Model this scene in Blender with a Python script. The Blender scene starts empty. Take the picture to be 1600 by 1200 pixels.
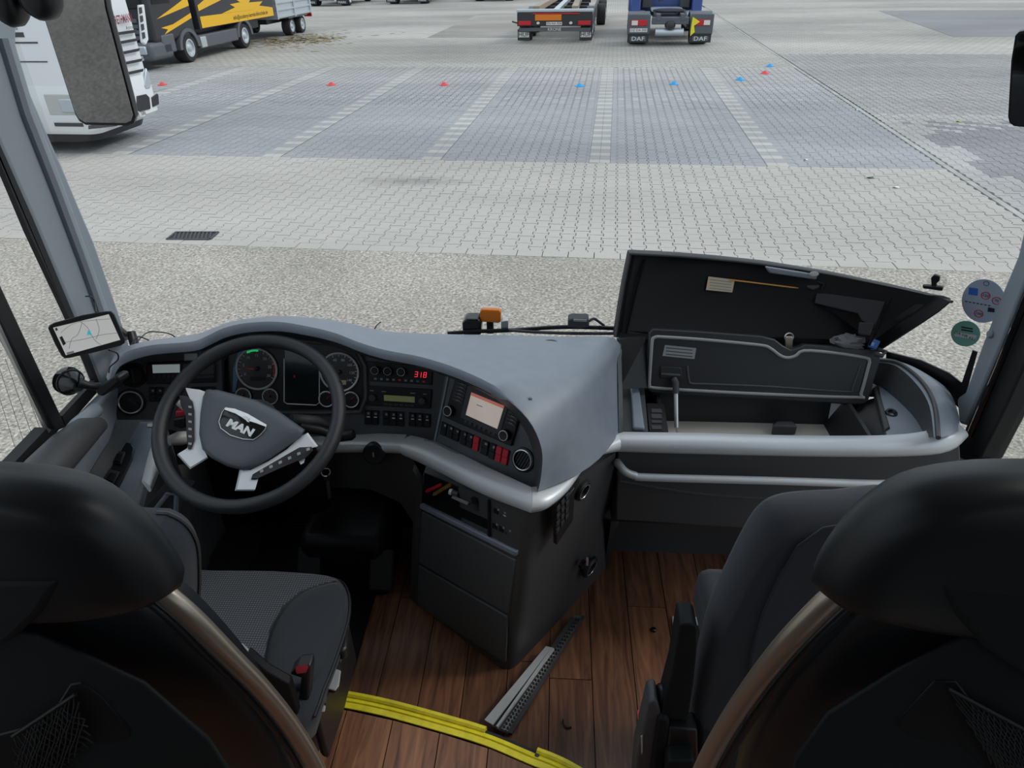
import bpy, bmesh, math, random
from mathutils import Vector, Matrix
random.seed(7)
V = Vector
rad = math.radians
SC = bpy.context.scene
COL = SC.collection

# ------------------------------------------------------------------ camera
# bus frame: X right, Y forward, Z up, z = 0 on the driver's floor, the yard lies at z = -0.8
CAM_F, CAM_Z = 1090.0, 1.7
PITCH, ROLL, YAW = math.atan(674/CAM_F), rad(-0.97), rad(4.0)
_f0 = V((-math.sin(YAW), math.cos(YAW), 0)); _r0 = V((math.cos(YAW), math.sin(YAW), 0)); _u0 = V((0, 0, 1))
CF = _f0*math.cos(PITCH) - _u0*math.sin(PITCH)
_u1 = _u0*math.cos(PITCH) + _f0*math.sin(PITCH)
CR = _r0*math.cos(ROLL) + _u1*math.sin(ROLL)
CU = _u1*math.cos(ROLL) - _r0*math.sin(ROLL)
CO = V((0, 0, CAM_Z))
cd = bpy.data.cameras.new('camera')
cam = bpy.data.objects.new('camera', cd)
COL.objects.link(cam)
cd.sensor_width = 36; cd.lens = CAM_F/1600*36; cd.clip_start = 0.02; cd.clip_end = 400
m3 = Matrix((CR, CU, -CF)).transposed()
cam.matrix_world = Matrix.Translation(CO) @ m3.to_4x4()
SC.camera = cam

# ------------------------------------------------------------------ sky, sun, exposure
w = bpy.data.worlds.new('overcast_sky'); SC.world = w; w.use_nodes = True
nt = w.node_tree; nt.nodes.clear()
_o = nt.nodes.new('ShaderNodeOutputWorld'); _b = nt.nodes.new('ShaderNodeBackground')
_tc = nt.nodes.new('ShaderNodeTexCoord'); _sx = nt.nodes.new('ShaderNodeSeparateXYZ'); _cr = nt.nodes.new('ShaderNodeValToRGB')
_cr.color_ramp.elements[0].position = 0.0; _cr.color_ramp.elements[0].color = (0.62, 0.70, 0.80, 1)
_cr.color_ramp.elements[1].position = 0.75; _cr.color_ramp.elements[1].color = (0.86, 0.95, 1.06, 1)
nt.links.new(_tc.outputs['Generated'], _sx.inputs[0]); nt.links.new(_sx.outputs['Z'], _cr.inputs[0])
nt.links.new(_cr.outputs[0], _b.inputs[0]); _b.inputs[1].default_value = 1.15
nt.links.new(_b.outputs[0], _o.inputs[0])
sd = bpy.data.lights.new('hazy_sun', 'SUN'); sd.energy = 1.3; sd.angle = rad(16); sd.color = (1.0, 0.95, 0.88)
so = bpy.data.objects.new('hazy_sun', sd); COL.objects.link(so)
so.rotation_euler = V((-.85, -.18, -.75)).to_track_quat('-Z', 'Y').to_euler()
SC.view_settings.view_transform = 'Standard'; SC.view_settings.look = 'None'
SC.view_settings.gamma = 1.0; SC.view_settings.use_curve_mapping = False
SC.view_settings.exposure = 0.0

# ------------------------------------------------------------------ survey helpers: a sight line cut with a real plane gives a real point
def ray(px, py): return CR*((px-800)/CAM_F) + CU*((600-py)/CAM_F) + CF
def atY(px, py, y): d = ray(px, py); return CO + d*(y/d.y)
def atX(px, py, x): d = ray(px, py); return CO + d*(x/d.x)
def atZ(px, py, z): d = ray(px, py); return CO + d*((z-CAM_Z)/d.z)
class Pl:
    """a flat working plane with its own axes"""
    def __init__(s, p, n, up=(0, 0, 1)):
        s.p = V(p); s.n = V(n).normalized(); u = V(up)
        s.uy = (u - s.n*u.dot(s.n)).normalized(); s.ux = s.uy.cross(s.n)
    def px(s, x, y, h=0.0):
        d = ray(x, y); q = s.p + s.n*h
        return CO + d*((q-CO).dot(s.n)/d.dot(s.n))
    def uv(s, u, v, h=0.0): return s.p + s.ux*u + s.uy*v + s.n*h
    def loc(s, P): d = P - s.p; return d.dot(s.ux), d.dot(s.uy)
    def at(s, P): return Pl(P, s.n, s.uy)

# ------------------------------------------------------------------ materials
MATS = {}
def mat(name, col, rough=0.5, metal=0.0, spec=0.5, bump=0.0, bscale=300.0, var=0.0, vscale=6.0, emit=None, es=1.0, coat=0.0, sheen=0.0):
    m = bpy.data.materials.new(name); m.use_nodes = True; n = m.node_tree.nodes; L = m.node_tree.links
    b = n['Principled BSDF']
    c = (*col, 1) if len(col) == 3 else col
    b.inputs['Base Color'].default_value = c; b.inputs['Roughness'].default_value = rough
    b.inputs['Metallic'].default_value = metal; b.inputs['Specular IOR Level'].default_value = spec
    b.inputs['Coat Weight'].default_value = coat; b.inputs['Sheen Weight'].default_value = sheen
    if emit: b.inputs['Emission Color'].default_value = (*emit, 1); b.inputs['Emission Strength'].default_value = es
    if bump or var:
        g = n.new('ShaderNodeNewGeometry')
    if bump:
        t = n.new('ShaderNodeTexNoise'); t.inputs['Scale'].default_value = bscale; t.inputs['Detail'].default_value = 3
        bp = n.new('ShaderNodeBump'); bp.inputs['Strength'].default_value = bump; bp.inputs['Distance'].default_value = 0.002
        L.new(g.outputs['Position'], t.inputs['Vector']); L.new(t.outputs['Fac'], bp.inputs['Height']); L.new(bp.outputs['Normal'], b.inputs['Normal'])
    if var:
        t2 = n.new('ShaderNodeTexNoise'); t2.inputs['Scale'].default_value = vscale; t2.inputs['Detail'].default_value = 5
        mr = n.new('ShaderNodeMapRange'); mr.inputs['From Min'].default_value = 0.3; mr.inputs['From Max'].default_value = 0.7
        mr.inputs['To Min'].default_value = 1-var; mr.inputs['To Max'].default_value = 1+var
        mx = n.new('ShaderNodeVectorMath'); mx.operation = 'SCALE'; mx.inputs[0].default_value = c[:3]
        L.new(g.outputs['Position'], t2.inputs['Vector']); L.new(t2.outputs['Fac'], mr.inputs['Value']); L.new(mr.outputs[0], mx.inputs['Scale'])
        L.new(mx.outputs[0], b.inputs['Base Color'])
    MATS[name] = m
    return m
M_dash = mat('dash_plastic', (0.235, 0.27, 0.32), 0.42, spec=0.8, bump=0.25, bscale=700, var=0.05, vscale=25)
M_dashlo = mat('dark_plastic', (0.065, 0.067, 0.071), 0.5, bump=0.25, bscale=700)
M_panel = mat('panel_plastic', (0.085, 0.092, 0.10), 0.45, bump=0.15, bscale=800)
M_black = mat('black_plastic', (0.014, 0.014, 0.016), 0.4, spec=0.4)
M_gloss = mat('gloss_black', (0.008, 0.008, 0.01), 0.12)
M_rubber = mat('black_rubber', (0.012, 0.012, 0.013), 0.65)
M_silver = mat('silver_paint', (0.66, 0.68, 0.70), 0.38, metal=0.25)
M_white = mat('white_plastic', (0.62, 0.63, 0.62), 0.4)
M_chrome = mat('chrome', (0.78, 0.79, 0.80), 0.2, metal=0.55)
M_steel = mat('brushed_steel', (0.55, 0.55, 0.54), 0.35, metal=1.0)
M_pillar = mat('pillar_plastic', (0.26, 0.30, 0.335), 0.5, bump=0.1, bscale=900)
M_pillard = mat('pillar_dark', (0.05, 0.056, 0.064), 0.5)
M_leather = mat('wheel_leather', (0.022, 0.024, 0.028), 0.42, bump=0.3, bscale=1200)
M_hub = mat('hub_plastic', (0.075, 0.085, 0.10), 0.42, bump=0.1, bscale=900)
M_red = mat('red_plastic', (0.58, 0.025, 0.045), 0.35)
M_ring = mat('gauge_ring', (0.72, 0.73, 0.74), 0.3, metal=0.15)
M_ink = mat('white_print', (0.75, 0.76, 0.76), 0.6)
M_inkg = mat('grey_print', (0.30, 0.31, 0.32), 0.6)
M_inkb = mat('black_print', (0.015, 0.015, 0.018), 0.6)
M_yellow = mat('yellow_paint', (0.86, 0.74, 0.03), 0.4, var=0.12, vscale=40)
M_seatpl = mat('seat_shell', (0.009, 0.012, 0.013), 0.6, spec=.2, bump=0.05, bscale=900)
M_seatlea = mat('seat_leatherette', (0.007, 0.009, 0.011), 0.42, bump=0.03, bscale=900, spec=.4)
M_bar = mat('bronze_bar', (0.42, 0.36, 0.30), 0.35, metal=0.85)
M_orange = mat('amber_lens', (0.75, 0.20, 0.01), 0.25)
M_paper = mat('paper', (0.72, 0.71, 0.68), 0.7)
M_papero = mat('yellowed_paper', (0.62, 0.50, 0.33), 0.7)
M_tyre = mat('tyre', (0.022, 0.022, 0.023), 0.8)
M_truckgrey = mat('truck_grey', (0.10, 0.11, 0.125), 0.5)
M_truckwhite = mat('truck_white', (0.80, 0.82, 0.83), 0.25, coat=0.3)
M_truckblack = mat('truck_black', (0.03, 0.03, 0.034), 0.35)
M_truckyel = mat('truck_yellow', (0.85, 0.48, 0.01), 0.35)
M_blue = mat('truck_blue', (0.05, 0.09, 0.28), 0.35)
M_alu = mat('truck_alu', (0.55, 0.60, 0.64), 0.35, metal=0.4)
M_grill = mat('dark_grille', (0.05, 0.05, 0.055), 0.6)
M_frit = mat('black_frit', (0.01, 0.01, 0.012), 0.3)
M_redlens = mat('red_lens', (0.55, 0.015, 0.02), 0.25)
M_tan = mat('tan_frame', (0.36, 0.29, 0.22), 0.7)
M_binfloor = mat('bin_floor', (0.55, 0.52, 0.46), 0.6)
M_seal = mat('seal_strip', (0.34, 0.34, 0.34), 0.5)
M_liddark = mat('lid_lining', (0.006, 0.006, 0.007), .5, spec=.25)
M_lid = mat('lid_plastic', (0.022, 0.023, 0.025), 0.45)
M_ceiling = mat('ceiling_felt', (0.38, 0.38, 0.375), 0.9)
M_wallin = mat('side_wall_trim', (0.18, 0.18, 0.185), 0.7)
M_boxblue = mat('blue_print', (0.03, 0.16, 0.55), 0.4)
M_concer = mat('cone_red', (0.75, 0.06, 0.07), 0.5)
M_coneb = mat('cone_blue', (0.02, 0.34, 0.70), 0.5)
M_leaf = mat('leaf', (0.45, 0.48, 0.10), 0.6)

def mnodes(m): return m.node_tree.nodes, m.node_tree.links, m.node_tree.nodes['Principled BSDF']
def glass_mat(name, tint, ior=1.3, gl=0.02):
    m = bpy.data.materials.new(name); m.use_nodes = True; n = m.node_tree.nodes; L = m.node_tree.links; n.clear()
    o = n.new('ShaderNodeOutputMaterial'); mx = n.new('ShaderNodeMixShader'); t = n.new('ShaderNodeBsdfTransparent'); g = n.new('ShaderNodeBsdfGlossy')
    t.inputs[0].default_value = (*tint, 1); g.inputs['Roughness'].default_value = gl
    ge = n.new('ShaderNodeNewGeometry'); dt = n.new('ShaderNodeVectorMath'); dt.operation = 'DOT_PRODUCT'; L.new(ge.outputs['Incoming'], dt.inputs[0]); L.new(ge.outputs['Normal'], dt.inputs[1])
    def mth(op, a, b=None):
        q = n.new('ShaderNodeMath'); q.operation = op; q.use_clamp = op != 'POWER'
        for i, v in enumerate((a, b)):
            if v is None: continue
            if isinstance(v, (int, float)): q.inputs[i].default_value = v
            else: L.new(v, q.inputs[i])
        return q.outputs[0]
    r0 = ((ior-1)/(ior+1))**2
    fr_ = mth('ADD', mth('MULTIPLY', mth('POWER', mth('SUBTRACT', 1.0, mth('ABSOLUTE', dt.outputs['Value'])), 5.0), 1-r0), r0)
    L.new(fr_, mx.inputs[0]); L.new(t.outputs[0], mx.inputs[1]); L.new(g.outputs[0], mx.inputs[2]); L.new(mx.outputs[0], o.inputs[0])
    MATS[name] = m; return m
M_glass = glass_mat('window_glass', (0.95, 0.96, 0.95), 1.22)
M_mirror = mat('mirror_glass', (0.36, 0.36, 0.37), 0.03, metal=1.0)

def fabric_mat(name, c1, c2, scale):
    m = mat(name, c1, 0.9, sheen=0.2); n, L, b = mnodes(m)
    g = n.new('ShaderNodeNewGeometry'); w1 = n.new('ShaderNodeTexWave'); w1.inputs['Scale'].default_value = scale; w1.bands_direction = 'X'
    w2 = n.new('ShaderNodeTexWave'); w2.inputs['Scale'].default_value = scale; w2.bands_direction = 'Y'
    ml = n.new('ShaderNodeMath'); ml.operation = 'MULTIPLY'; mx = n.new('ShaderNodeMix'); mx.data_type = 'RGBA'
    mx.inputs['A'].default_value = (*c1, 1); mx.inputs['B'].default_value = (*c2, 1)
    for q in (w1, w2): L.new(g.outputs['Position'], q.inputs['Vector'])
    L.new(w1.outputs['Fac'], ml.inputs[0]); L.new(w2.outputs['Fac'], ml.inputs[1]); L.new(ml.outputs[0], mx.inputs['Factor']); L.new(mx.outputs['Result'], b.inputs['Base Color'])
    return m
M_seatfab = fabric_mat('woven_seat_fabric', (0.028, 0.032, 0.040), (0.15, 0.16, 0.18), 55)
M_seatcloth = mat('plain_seat_cloth', (0.021, 0.025, 0.032), 0.95, bump=0.4, bscale=900, sheen=0.1)
M_guidefab = mat('guide_seat_cloth', (0.030, 0.032, 0.039), 0.95, bump=0.5, bscale=900, sheen=0.1)

def wood_mat():
    m = mat('wood_planks', (0.13, 0.06, 0.035), 0.38); n, L, b = mnodes(m)
    g = n.new('ShaderNodeNewGeometry'); oi = n.new('ShaderNodeObjectInfo'); mp = n.new('ShaderNodeMapping'); mp.inputs['Scale'].default_value = (26, 2.2, 26)
    ad = n.new('ShaderNodeVectorMath'); ad.operation = 'ADD'; mu = n.new('ShaderNodeVectorMath'); mu.operation = 'SCALE'; mu.inputs[0].default_value = (7, 13, 3)
    L.new(oi.outputs['Random'], mu.inputs['Scale']); L.new(g.outputs['Position'], ad.inputs[0]); L.new(mu.outputs[0], ad.inputs[1]); L.new(ad.outputs[0], mp.inputs[0])
    t = n.new('ShaderNodeTexNoise'); t.inputs['Scale'].default_value = 2.0; t.inputs['Detail'].default_value = 8; t.inputs['Distortion'].default_value = 1.2
    cr = n.new('ShaderNodeValToRGB'); cr.color_ramp.elements[0].position = 0.28; cr.color_ramp.elements[0].color = (0.105, 0.043, 0.026, 1)
    cr.color_ramp.elements[1].position = 0.75; cr.color_ramp.elements[1].color = (0.38, 0.175, 0.092, 1)
    L.new(mp.outputs[0], t.inputs['Vector']); L.new(t.outputs['Fac'], cr.inputs[0])
    mr = n.new('ShaderNodeMapRange'); mr.inputs['To Min'].default_value = 0.75; mr.inputs['To Max'].default_value = 1.25
    sc = n.new('ShaderNodeVectorMath'); sc.operation = 'SCALE'
    L.new(oi.outputs['Random'], mr.inputs['Value']); L.new(cr.outputs[0], sc.inputs[0]); L.new(mr.outputs[0], sc.inputs['Scale']); L.new(sc.outputs[0], b.inputs['Base Color'])
    return m
M_wood = wood_mat()

def asphalt_mat():
    m = mat('asphalt', (0.3, 0.28, 0.25), 0.85); n, L, b = mnodes(m)
    g = n.new('ShaderNodeNewGeometry'); v = n.new('ShaderNodeTexVoronoi'); v.inputs['Scale'].default_value = 38; v.inputs['Randomness'].default_value = 1
    t = n.new('ShaderNodeTexNoise'); t.inputs['Scale'].default_value = 0.9; t.inputs['Detail'].default_value = 6
    t3 = n.new('ShaderNodeTexNoise'); t3.inputs['Scale'].default_value = 45; t3.inputs['Detail'].default_value = 4
    for q in (v, t, t3): L.new(g.outputs['Position'], q.inputs['Vector'])
    cr = n.new('ShaderNodeValToRGB'); e = cr.color_ramp.elements; e[0].position = 0.30; e[0].color = (0.17, 0.155, 0.132, 1); e[1].position = 0.72; e[1].color = (0.60, 0.555, 0.49, 1)
    x = e.new(0.5); x.color = (0.36, 0.33, 0.29, 1)
    L.new(t3.outputs['Fac'], cr.inputs[0])
    mr = n.new('ShaderNodeMapRange'); mr.inputs['From Min'].default_value = 0.3; mr.inputs['From Max'].default_value = 0.7; mr.inputs['To Min'].default_value = 0.88; mr.inputs['To Max'].default_value = 1.12
    L.new(t.outputs['Fac'], mr.inputs['Value'])
    vr = n.new('ShaderNodeMapRange'); vr.inputs['From Min'].default_value = 0; vr.inputs['From Max'].default_value = 1.0; vr.inputs['To Min'].default_value = 0.75; vr.inputs['To Max'].default_value = 1.3
    L.new(v.outputs['Color'], vr.inputs['Value'])
    mm = n.new('ShaderNodeMath'); mm.operation = 'MULTIPLY'; L.new(mr.outputs[0], mm.inputs[0]); L.new(vr.outputs[0], mm.inputs[1])
    sc = n.new('ShaderNodeVectorMath'); sc.operation = 'SCALE'; L.new(cr.outputs[0], sc.inputs[0]); L.new(mm.outputs[0], sc.inputs['Scale']); L.new(sc.outputs[0], b.inputs['Base Color'])
    bp = n.new('ShaderNodeBump'); bp.inputs['Distance'].default_value = 0.006; bp.inputs['Strength'].default_value = 0.6
    L.new(v.outputs['Distance'], bp.inputs['Height']); L.new(bp.outputs[0], b.inputs['Normal'])
    return m
M_asphalt = asphalt_mat()

def stone_mat(name, col, dark=None, attr=False, light=None, stain=0.12, sc_=0.35, smudge=False, rows=False):
    """concrete paver: base colour, patchy weathering, an own tone per stone"""
    m = mat(name, col, 0.85); n, L, b = mnodes(m)
    g = n.new('ShaderNodeNewGeometry'); t = n.new('ShaderNodeTexNoise'); t.inputs['Scale'].default_value = sc_; t.inputs['Detail'].default_value = 7; t.inputs['Roughness'].default_value = 0.6
    mp = n.new('ShaderNodeMapping'); mp.inputs['Scale'].default_value = (0.55, 1.5, 1); L.new(g.outputs['Position'], mp.inputs[0]); L.new(mp.outputs[0], t.inputs['Vector'])
    t2 = n.new('ShaderNodeTexNoise'); t2.inputs['Scale'].default_value = 60; t2.inputs['Detail'].default_value = 3; L.new(g.outputs['Position'], t2.inputs['Vector'])
    mr = n.new('ShaderNodeMapRange'); mr.inputs['From Min'].default_value = 0.3; mr.inputs['From Max'].default_value = 0.7; mr.inputs['To Min'].default_value = 1-stain; mr.inputs['To Max'].default_value = 1+stain
    L.new(t.outputs['Fac'], mr.inputs['Value'])
    m2 = n.new('ShaderNodeMapRange'); m2.inputs['From Min'].default_value = 0.3; m2.inputs['From Max'].default_value = 0.7; m2.inputs['To Min'].default_value = 0.93; m2.inputs['To Max'].default_value = 1.07
    L.new(t2.outputs['Fac'], m2.inputs['Value'])
    mm = n.new('ShaderNodeMath'); mm.operation = 'MULTIPLY'; L.new(mr.outputs[0], mm.inputs[0]); L.new(m2.outputs[0], mm.inputs[1])
    if rows:
        bt = n.new('ShaderNodeTexBrick'); bt.inputs['Scale'].default_value = 1.0; bt.inputs['Brick Width'].default_value = 0.25; bt.inputs['Row Height'].default_value = 0.2; bt.inputs['Mortar Size'].default_value = 0.02
        bt.inputs['Color1'].default_value = (.95, .95, .95, 1); bt.inputs['Color2'].default_value = (1.08, 1.08, 1.08, 1); bt.inputs['Mortar'].default_value = (.75, .75, .75, 1)
        m3_ = n.new('ShaderNodeMapping'); m3_.inputs['Rotation'].default_value = (0, 0, rad(3.9)); L.new(g.outputs['Position'], m3_.inputs[0]); L.new(m3_.outputs[0], bt.inputs['Vector'])
        mq = n.new('ShaderNodeMath'); mq.operation = 'MULTIPLY'; L.new(mm.outputs[0], mq.inputs[0]); L.new(bt.outputs['Color'], mq.inputs[1]); mm = mq
    if smudge:
        # an old oil smudge soaked into the stones
        c_ = atZ(640, 283, -0.8); ds = n.new('ShaderNodeVectorMath'); ds.operation = 'SUBTRACT'; ds.inputs[1].default_value = c_; L.new(g.outputs['Position'], ds.inputs[0])
        sc2_ = n.new('ShaderNodeVectorMath'); sc2_.operation = 'MULTIPLY'; sc2_.inputs[1].default_value = (1/.75, 1/.28, 0); L.new(ds.outputs[0], sc2_.inputs[0])
        ln = n.new('ShaderNodeVectorMath'); ln.operation = 'LENGTH'; L.new(sc2_.outputs[0], ln.inputs[0])
        ad_ = n.new('ShaderNodeMath'); ad_.operation = 'ADD'; L.new(ln.outputs['Value'], ad_.inputs[0]); t9 = n.new('ShaderNodeTexNoise'); t9.inputs['Scale'].default_value = 5; L.new(g.outputs['Position'], t9.inputs['Vector']); L.new(t9.outputs['Fac'], ad_.inputs[1])
        rm = n.new('ShaderNodeMapRange'); rm.inputs['From Min'].default_value = .5; rm.inputs['From Max'].default_value = 1.6; rm.inputs['To Min'].default_value = .62; rm.inputs['To Max'].default_value = 1.0; L.new(ad_.outputs[0], rm.inputs['Value'])
        mq = n.new('ShaderNodeMath'); mq.operation = 'MULTIPLY'; L.new(mm.outputs[0], mq.inputs[0]); L.new(rm.outputs[0], mq.inputs[1]); mm = mq
    at = n.new('ShaderNodeAttribute'); at.attribute_name = 'tone'
    if attr:
        mx = n.new('ShaderNodeMix'); mx.data_type = 'RGBA'; mx.inputs['A'].default_value = (*col, 1); mx.inputs['B'].default_value = (*light, 1)
        L.new(at.outputs['Fac'], mx.inputs['Factor']); src = mx.outputs['Result']
        sc = n.new('ShaderNodeVectorMath'); sc.operation = 'SCALE'; L.new(src, sc.inputs[0]); L.new(mm.outputs[0], sc.inputs['Scale'])
    else:
        sc = n.new('ShaderNodeVectorMath'); sc.operation = 'SCALE'; sc.inputs[0].default_value = col; L.new(mm.outputs[0], sc.inputs['Scale'])
    L.new(sc.outputs[0], b.inputs['Base Color'])
    return m
M_stone = stone_mat('light_paver', (0.45, 0.425, 0.395), stain=0.13, smudge=True)
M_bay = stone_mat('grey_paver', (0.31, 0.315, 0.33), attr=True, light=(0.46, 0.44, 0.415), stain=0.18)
M_rightp = stone_mat('violet_grey_paver', (0.245, 0.24, 0.25), attr=True, light=(0.43, 0.415, 0.405), stain=0.18)
M_far = stone_mat('far_paving', (0.385, 0.37, 0.34), stain=0.34, sc_=0.16, rows=True)
M_fard = stone_mat('far_paving_dark', (0.23, 0.23, 0.235), stain=0.2, sc_=0.3)
M_joint = mat('joint_sand', (0.06, 0.057, 0.052), 0.95)
M_white_line = mat('pale_kerb', (0.40, 0.39, 0.37), 0.85, var=0.2, vscale=3)

# ------------------------------------------------------------------ mesh helpers
class MB:
    def __init__(s): s.v = []; s.f = []; s.tone = []
    def add(s, vs, fs):
        o = len(s.v); s.v += [V(p) for p in vs]; s.f += [tuple(i+o for i in f) for f in fs]; return s
    def prism(s, pts, ext):
        n = len(pts); pts = [V(p) for p in pts]; e = [x if isinstance(x, Vector) else V(x) for x in ([ext]*n if not isinstance(ext, list) else ext)]
        q = [p+e[i] for i, p in enumerate(pts)]
        return s.add(pts+q, [tuple(range(n))[::-1], tuple(range(n, 2*n))] + [(i, (i+1) % n, n+(i+1) % n, n+i) for i in range(n)])
    def box(s, c, sz, R=None):
        c = V(c); a = [V((x*sz[0]/2, y*sz[1]/2, z*sz[2]/2)) for z in (-1, 1) for (x, y) in ((-1, -1), (1, -1), (1, 1), (-1, 1))]
        if R is not None: a = [R @ p for p in a]
        return s.add([c+p for p in a], [(3, 2, 1, 0), (4, 5, 6, 7), (0, 1, 5, 4), (1, 2, 6, 5), (2, 3, 7, 6), (3, 0, 4, 7)])
    def loft(s, rings, closed=True, cap=True):
        n = len(rings[0]); o = []
        for r in rings: o += r
        f = []
        for k in range(len(rings)-1):
            for i in range(n if closed else n-1):
                a, b = k*n+i, k*n+(i+1) % n
                f.append((a, b, b+n, a+n))
        if cap and closed: f += [tuple(range(n))[::-1], tuple(range((len(rings)-1)*n, len(rings)*n))]
        return s.add(o, f)
    def grid(s, rows): return s.loft(rows, closed=False, cap=False)
    def cyl(s, p0, p1, r0, r1=None, seg=16, cap=True):
        r1 = r0 if r1 is None else r1; p0, p1 = V(p0), V(p1); d = (p1-p0).normalized(); a = d.orthogonal().normalized(); b = d.cross(a)
        return s.loft([[p + (a*math.cos(t)+b*math.sin(t))*r for t in [2*math.pi*i/seg for i in range(seg)]] for p, r in ((p0, r0), (p1, r1))], cap=cap)
    def lathe(s, c, ax, prof, seg=24, cap=True):
        c = V(c); ax = V(ax).normalized(); a = ax.orthogonal().normalized(); b = ax.cross(a)
        return s.loft([[c + ax*h + (a*math.cos(t)+b*math.sin(t))*r for t in [2*math.pi*i/seg for i in range(seg)]] for r, h in prof], cap=cap)
    def tube(s, path, r, seg=8, cap=True, flat=1.0, up=None):
        path = [V(p) for p in path]; n = len(path); rings = []; prev = None
        rr = r if isinstance(r, list) else [r]*n
        for i, p in enumerate(path):
            d = (path[min(i+1, n-1)] - path[max(i-1, 0)]).normalized()
            a = (V(up) - d*V(up).dot(d)).normalized() if up is not None else (d.orthogonal() if prev is None else prev - d*prev.dot(d)).normalized()
            prev = a; b = d.cross(a)
            rings.append([p + (a*math.cos(t)*flat + b*math.sin(t))*rr[i] for t in [2*math.pi*k/seg for k in range(seg)]])
        return s.loft(rings, cap=cap)
    def torus(s, c, n, R, r, seg=32, ms=8, sq=1.0):
        c = V(c); n = V(n).normalized(); a = n.orthogonal().normalized(); b = n.cross(a); o = []
        for i in range(seg):
            t = 2*math.pi*i/seg; e = a*math.cos(t)+b*math.sin(t)
            o += [c + e*(R + r*math.cos(q)) + n*(r*sq*math.sin(q)) for q in [2*math.pi*k/ms for k in range(ms)]]
        return s.add(o, [(i*ms+k, ((i+1) % seg)*ms+k, ((i+1) % seg)*ms+(k+1) % ms, i*ms+(k+1) % ms) for i in range(seg) for k in range(ms)])

WL = {}
def thing(name, label, cat, loc=(0, 0, 0), group=None, kind=None):
    o = bpy.data.objects.new(name, None); COL.objects.link(o); o.location = loc; o.empty_display_size = 0.1
    o['label'] = label; o['category'] = cat; WL[o] = V(loc)
    if group: o['group'] = group
    if kind: o['kind'] = kind
    return o
def tag(o, label, cat, group=None, kind=None):
    o['label'] = label; o['category'] = cat
    if group: o['group'] = group
    if kind: o['kind'] = kind
    return o
XFORM = [None]
def build(name, mb, m, parent=None, smooth=35, bevel=0.0, seg=2, sub=0, label=None, kind=None, thick=0.0):
    if XFORM[0]: mb.v = [XFORM[0](p) for p in mb.v]
    c = sum(mb.v, V((0, 0, 0)))/max(1, len(mb.v))
    me = bpy.data.meshes.new(name); me.from_pydata([p-c for p in mb.v], [], mb.f); me.validate()
    b = bmesh.new(); b.from_mesh(me); bmesh.ops.recalc_face_normals(b, faces=b.faces); b.to_mesh(me); b.free()
    if mb.tone:
        a = me.attributes.new('tone', 'FLOAT', 'FACE'); a.data.foreach_set('value', mb.tone)
    if smooth:
        me.shade_smooth()
        me.set_sharp_from_angle(angle=rad(smooth))
    for q in (m if isinstance(m, (list, tuple)) else [m]): me.materials.append(q)
    o = bpy.data.objects.new(name, me); COL.objects.link(o)
    pl = WL.get(parent, V((0, 0, 0))) if parent else V((0, 0, 0))
    o.location = c-pl; WL[o] = c
    if parent: o.parent = parent
    if thick: md = o.modifiers.new('thickness', 'SOLIDIFY'); md.thickness = thick; md.offset = -1
    if bevel: md = o.modifiers.new('soft edges', 'BEVEL'); md.width = bevel; md.segments = seg; md.limit_method = 'ANGLE'; md.angle_limit = rad(40)
    if sub: md = o.modifiers.new('smooth', 'SUBSURF'); md.levels = sub; md.render_levels = sub
    if label: o['label'] = label
    if kind: o['kind'] = kind
    return o
def plate(pl, pts, h, base=0.0):
    """prism standing on a plane, its outline given by sight lines"""
    return MB().prism([pl.px(x, y, base) for x, y in pts], pl.n*h)
def rplate(pl, c, w, h, t, base=0.0, r=0.0, n=4, rot=0.0):
    """rectangle with round corners on a plane, c is a world point"""
    u0, v0 = pl.loc(c); pts = []
    for sx, sy, a0 in ((1, 1, 0), (-1, 1, 90), (-1, -1, 180), (1, -1, 270)):
        if r <= 0: pts.append((sx*w/2, sy*h/2))
        else:
            for k in range(n+1):
                a = rad(a0+90*k/n); pts.append((sx*(w/2-r)+r*math.cos(a), sy*(h/2-r)+r*math.sin(a)))
    cr, sr = math.cos(rot), math.sin(rot)
    return MB().prism([pl.uv(u0+x*cr-y*sr, v0+x*sr+y*cr, base) for x, y in pts], pl.n*t)
def quad_uv(pl, q, s, t, h=0.0):
    """point inside a four-corner field (tl, tr, br, bl in sight lines) on a plane"""
    a = [pl.px(x, y, h) for x, y in q]
    return (a[0]*(1-s)+a[1]*s)*(1-t) + (a[3]*(1-s)+a[2]*s)*t
def cell(pl, q, s0, t0, s1, t1, h, base=0.0):
    return MB().prism([quad_uv(pl, q, s, t, base) for s, t in ((s0, t0), (s1, t0), (s1, t1), (s0, t1))], pl.n*h)
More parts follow.
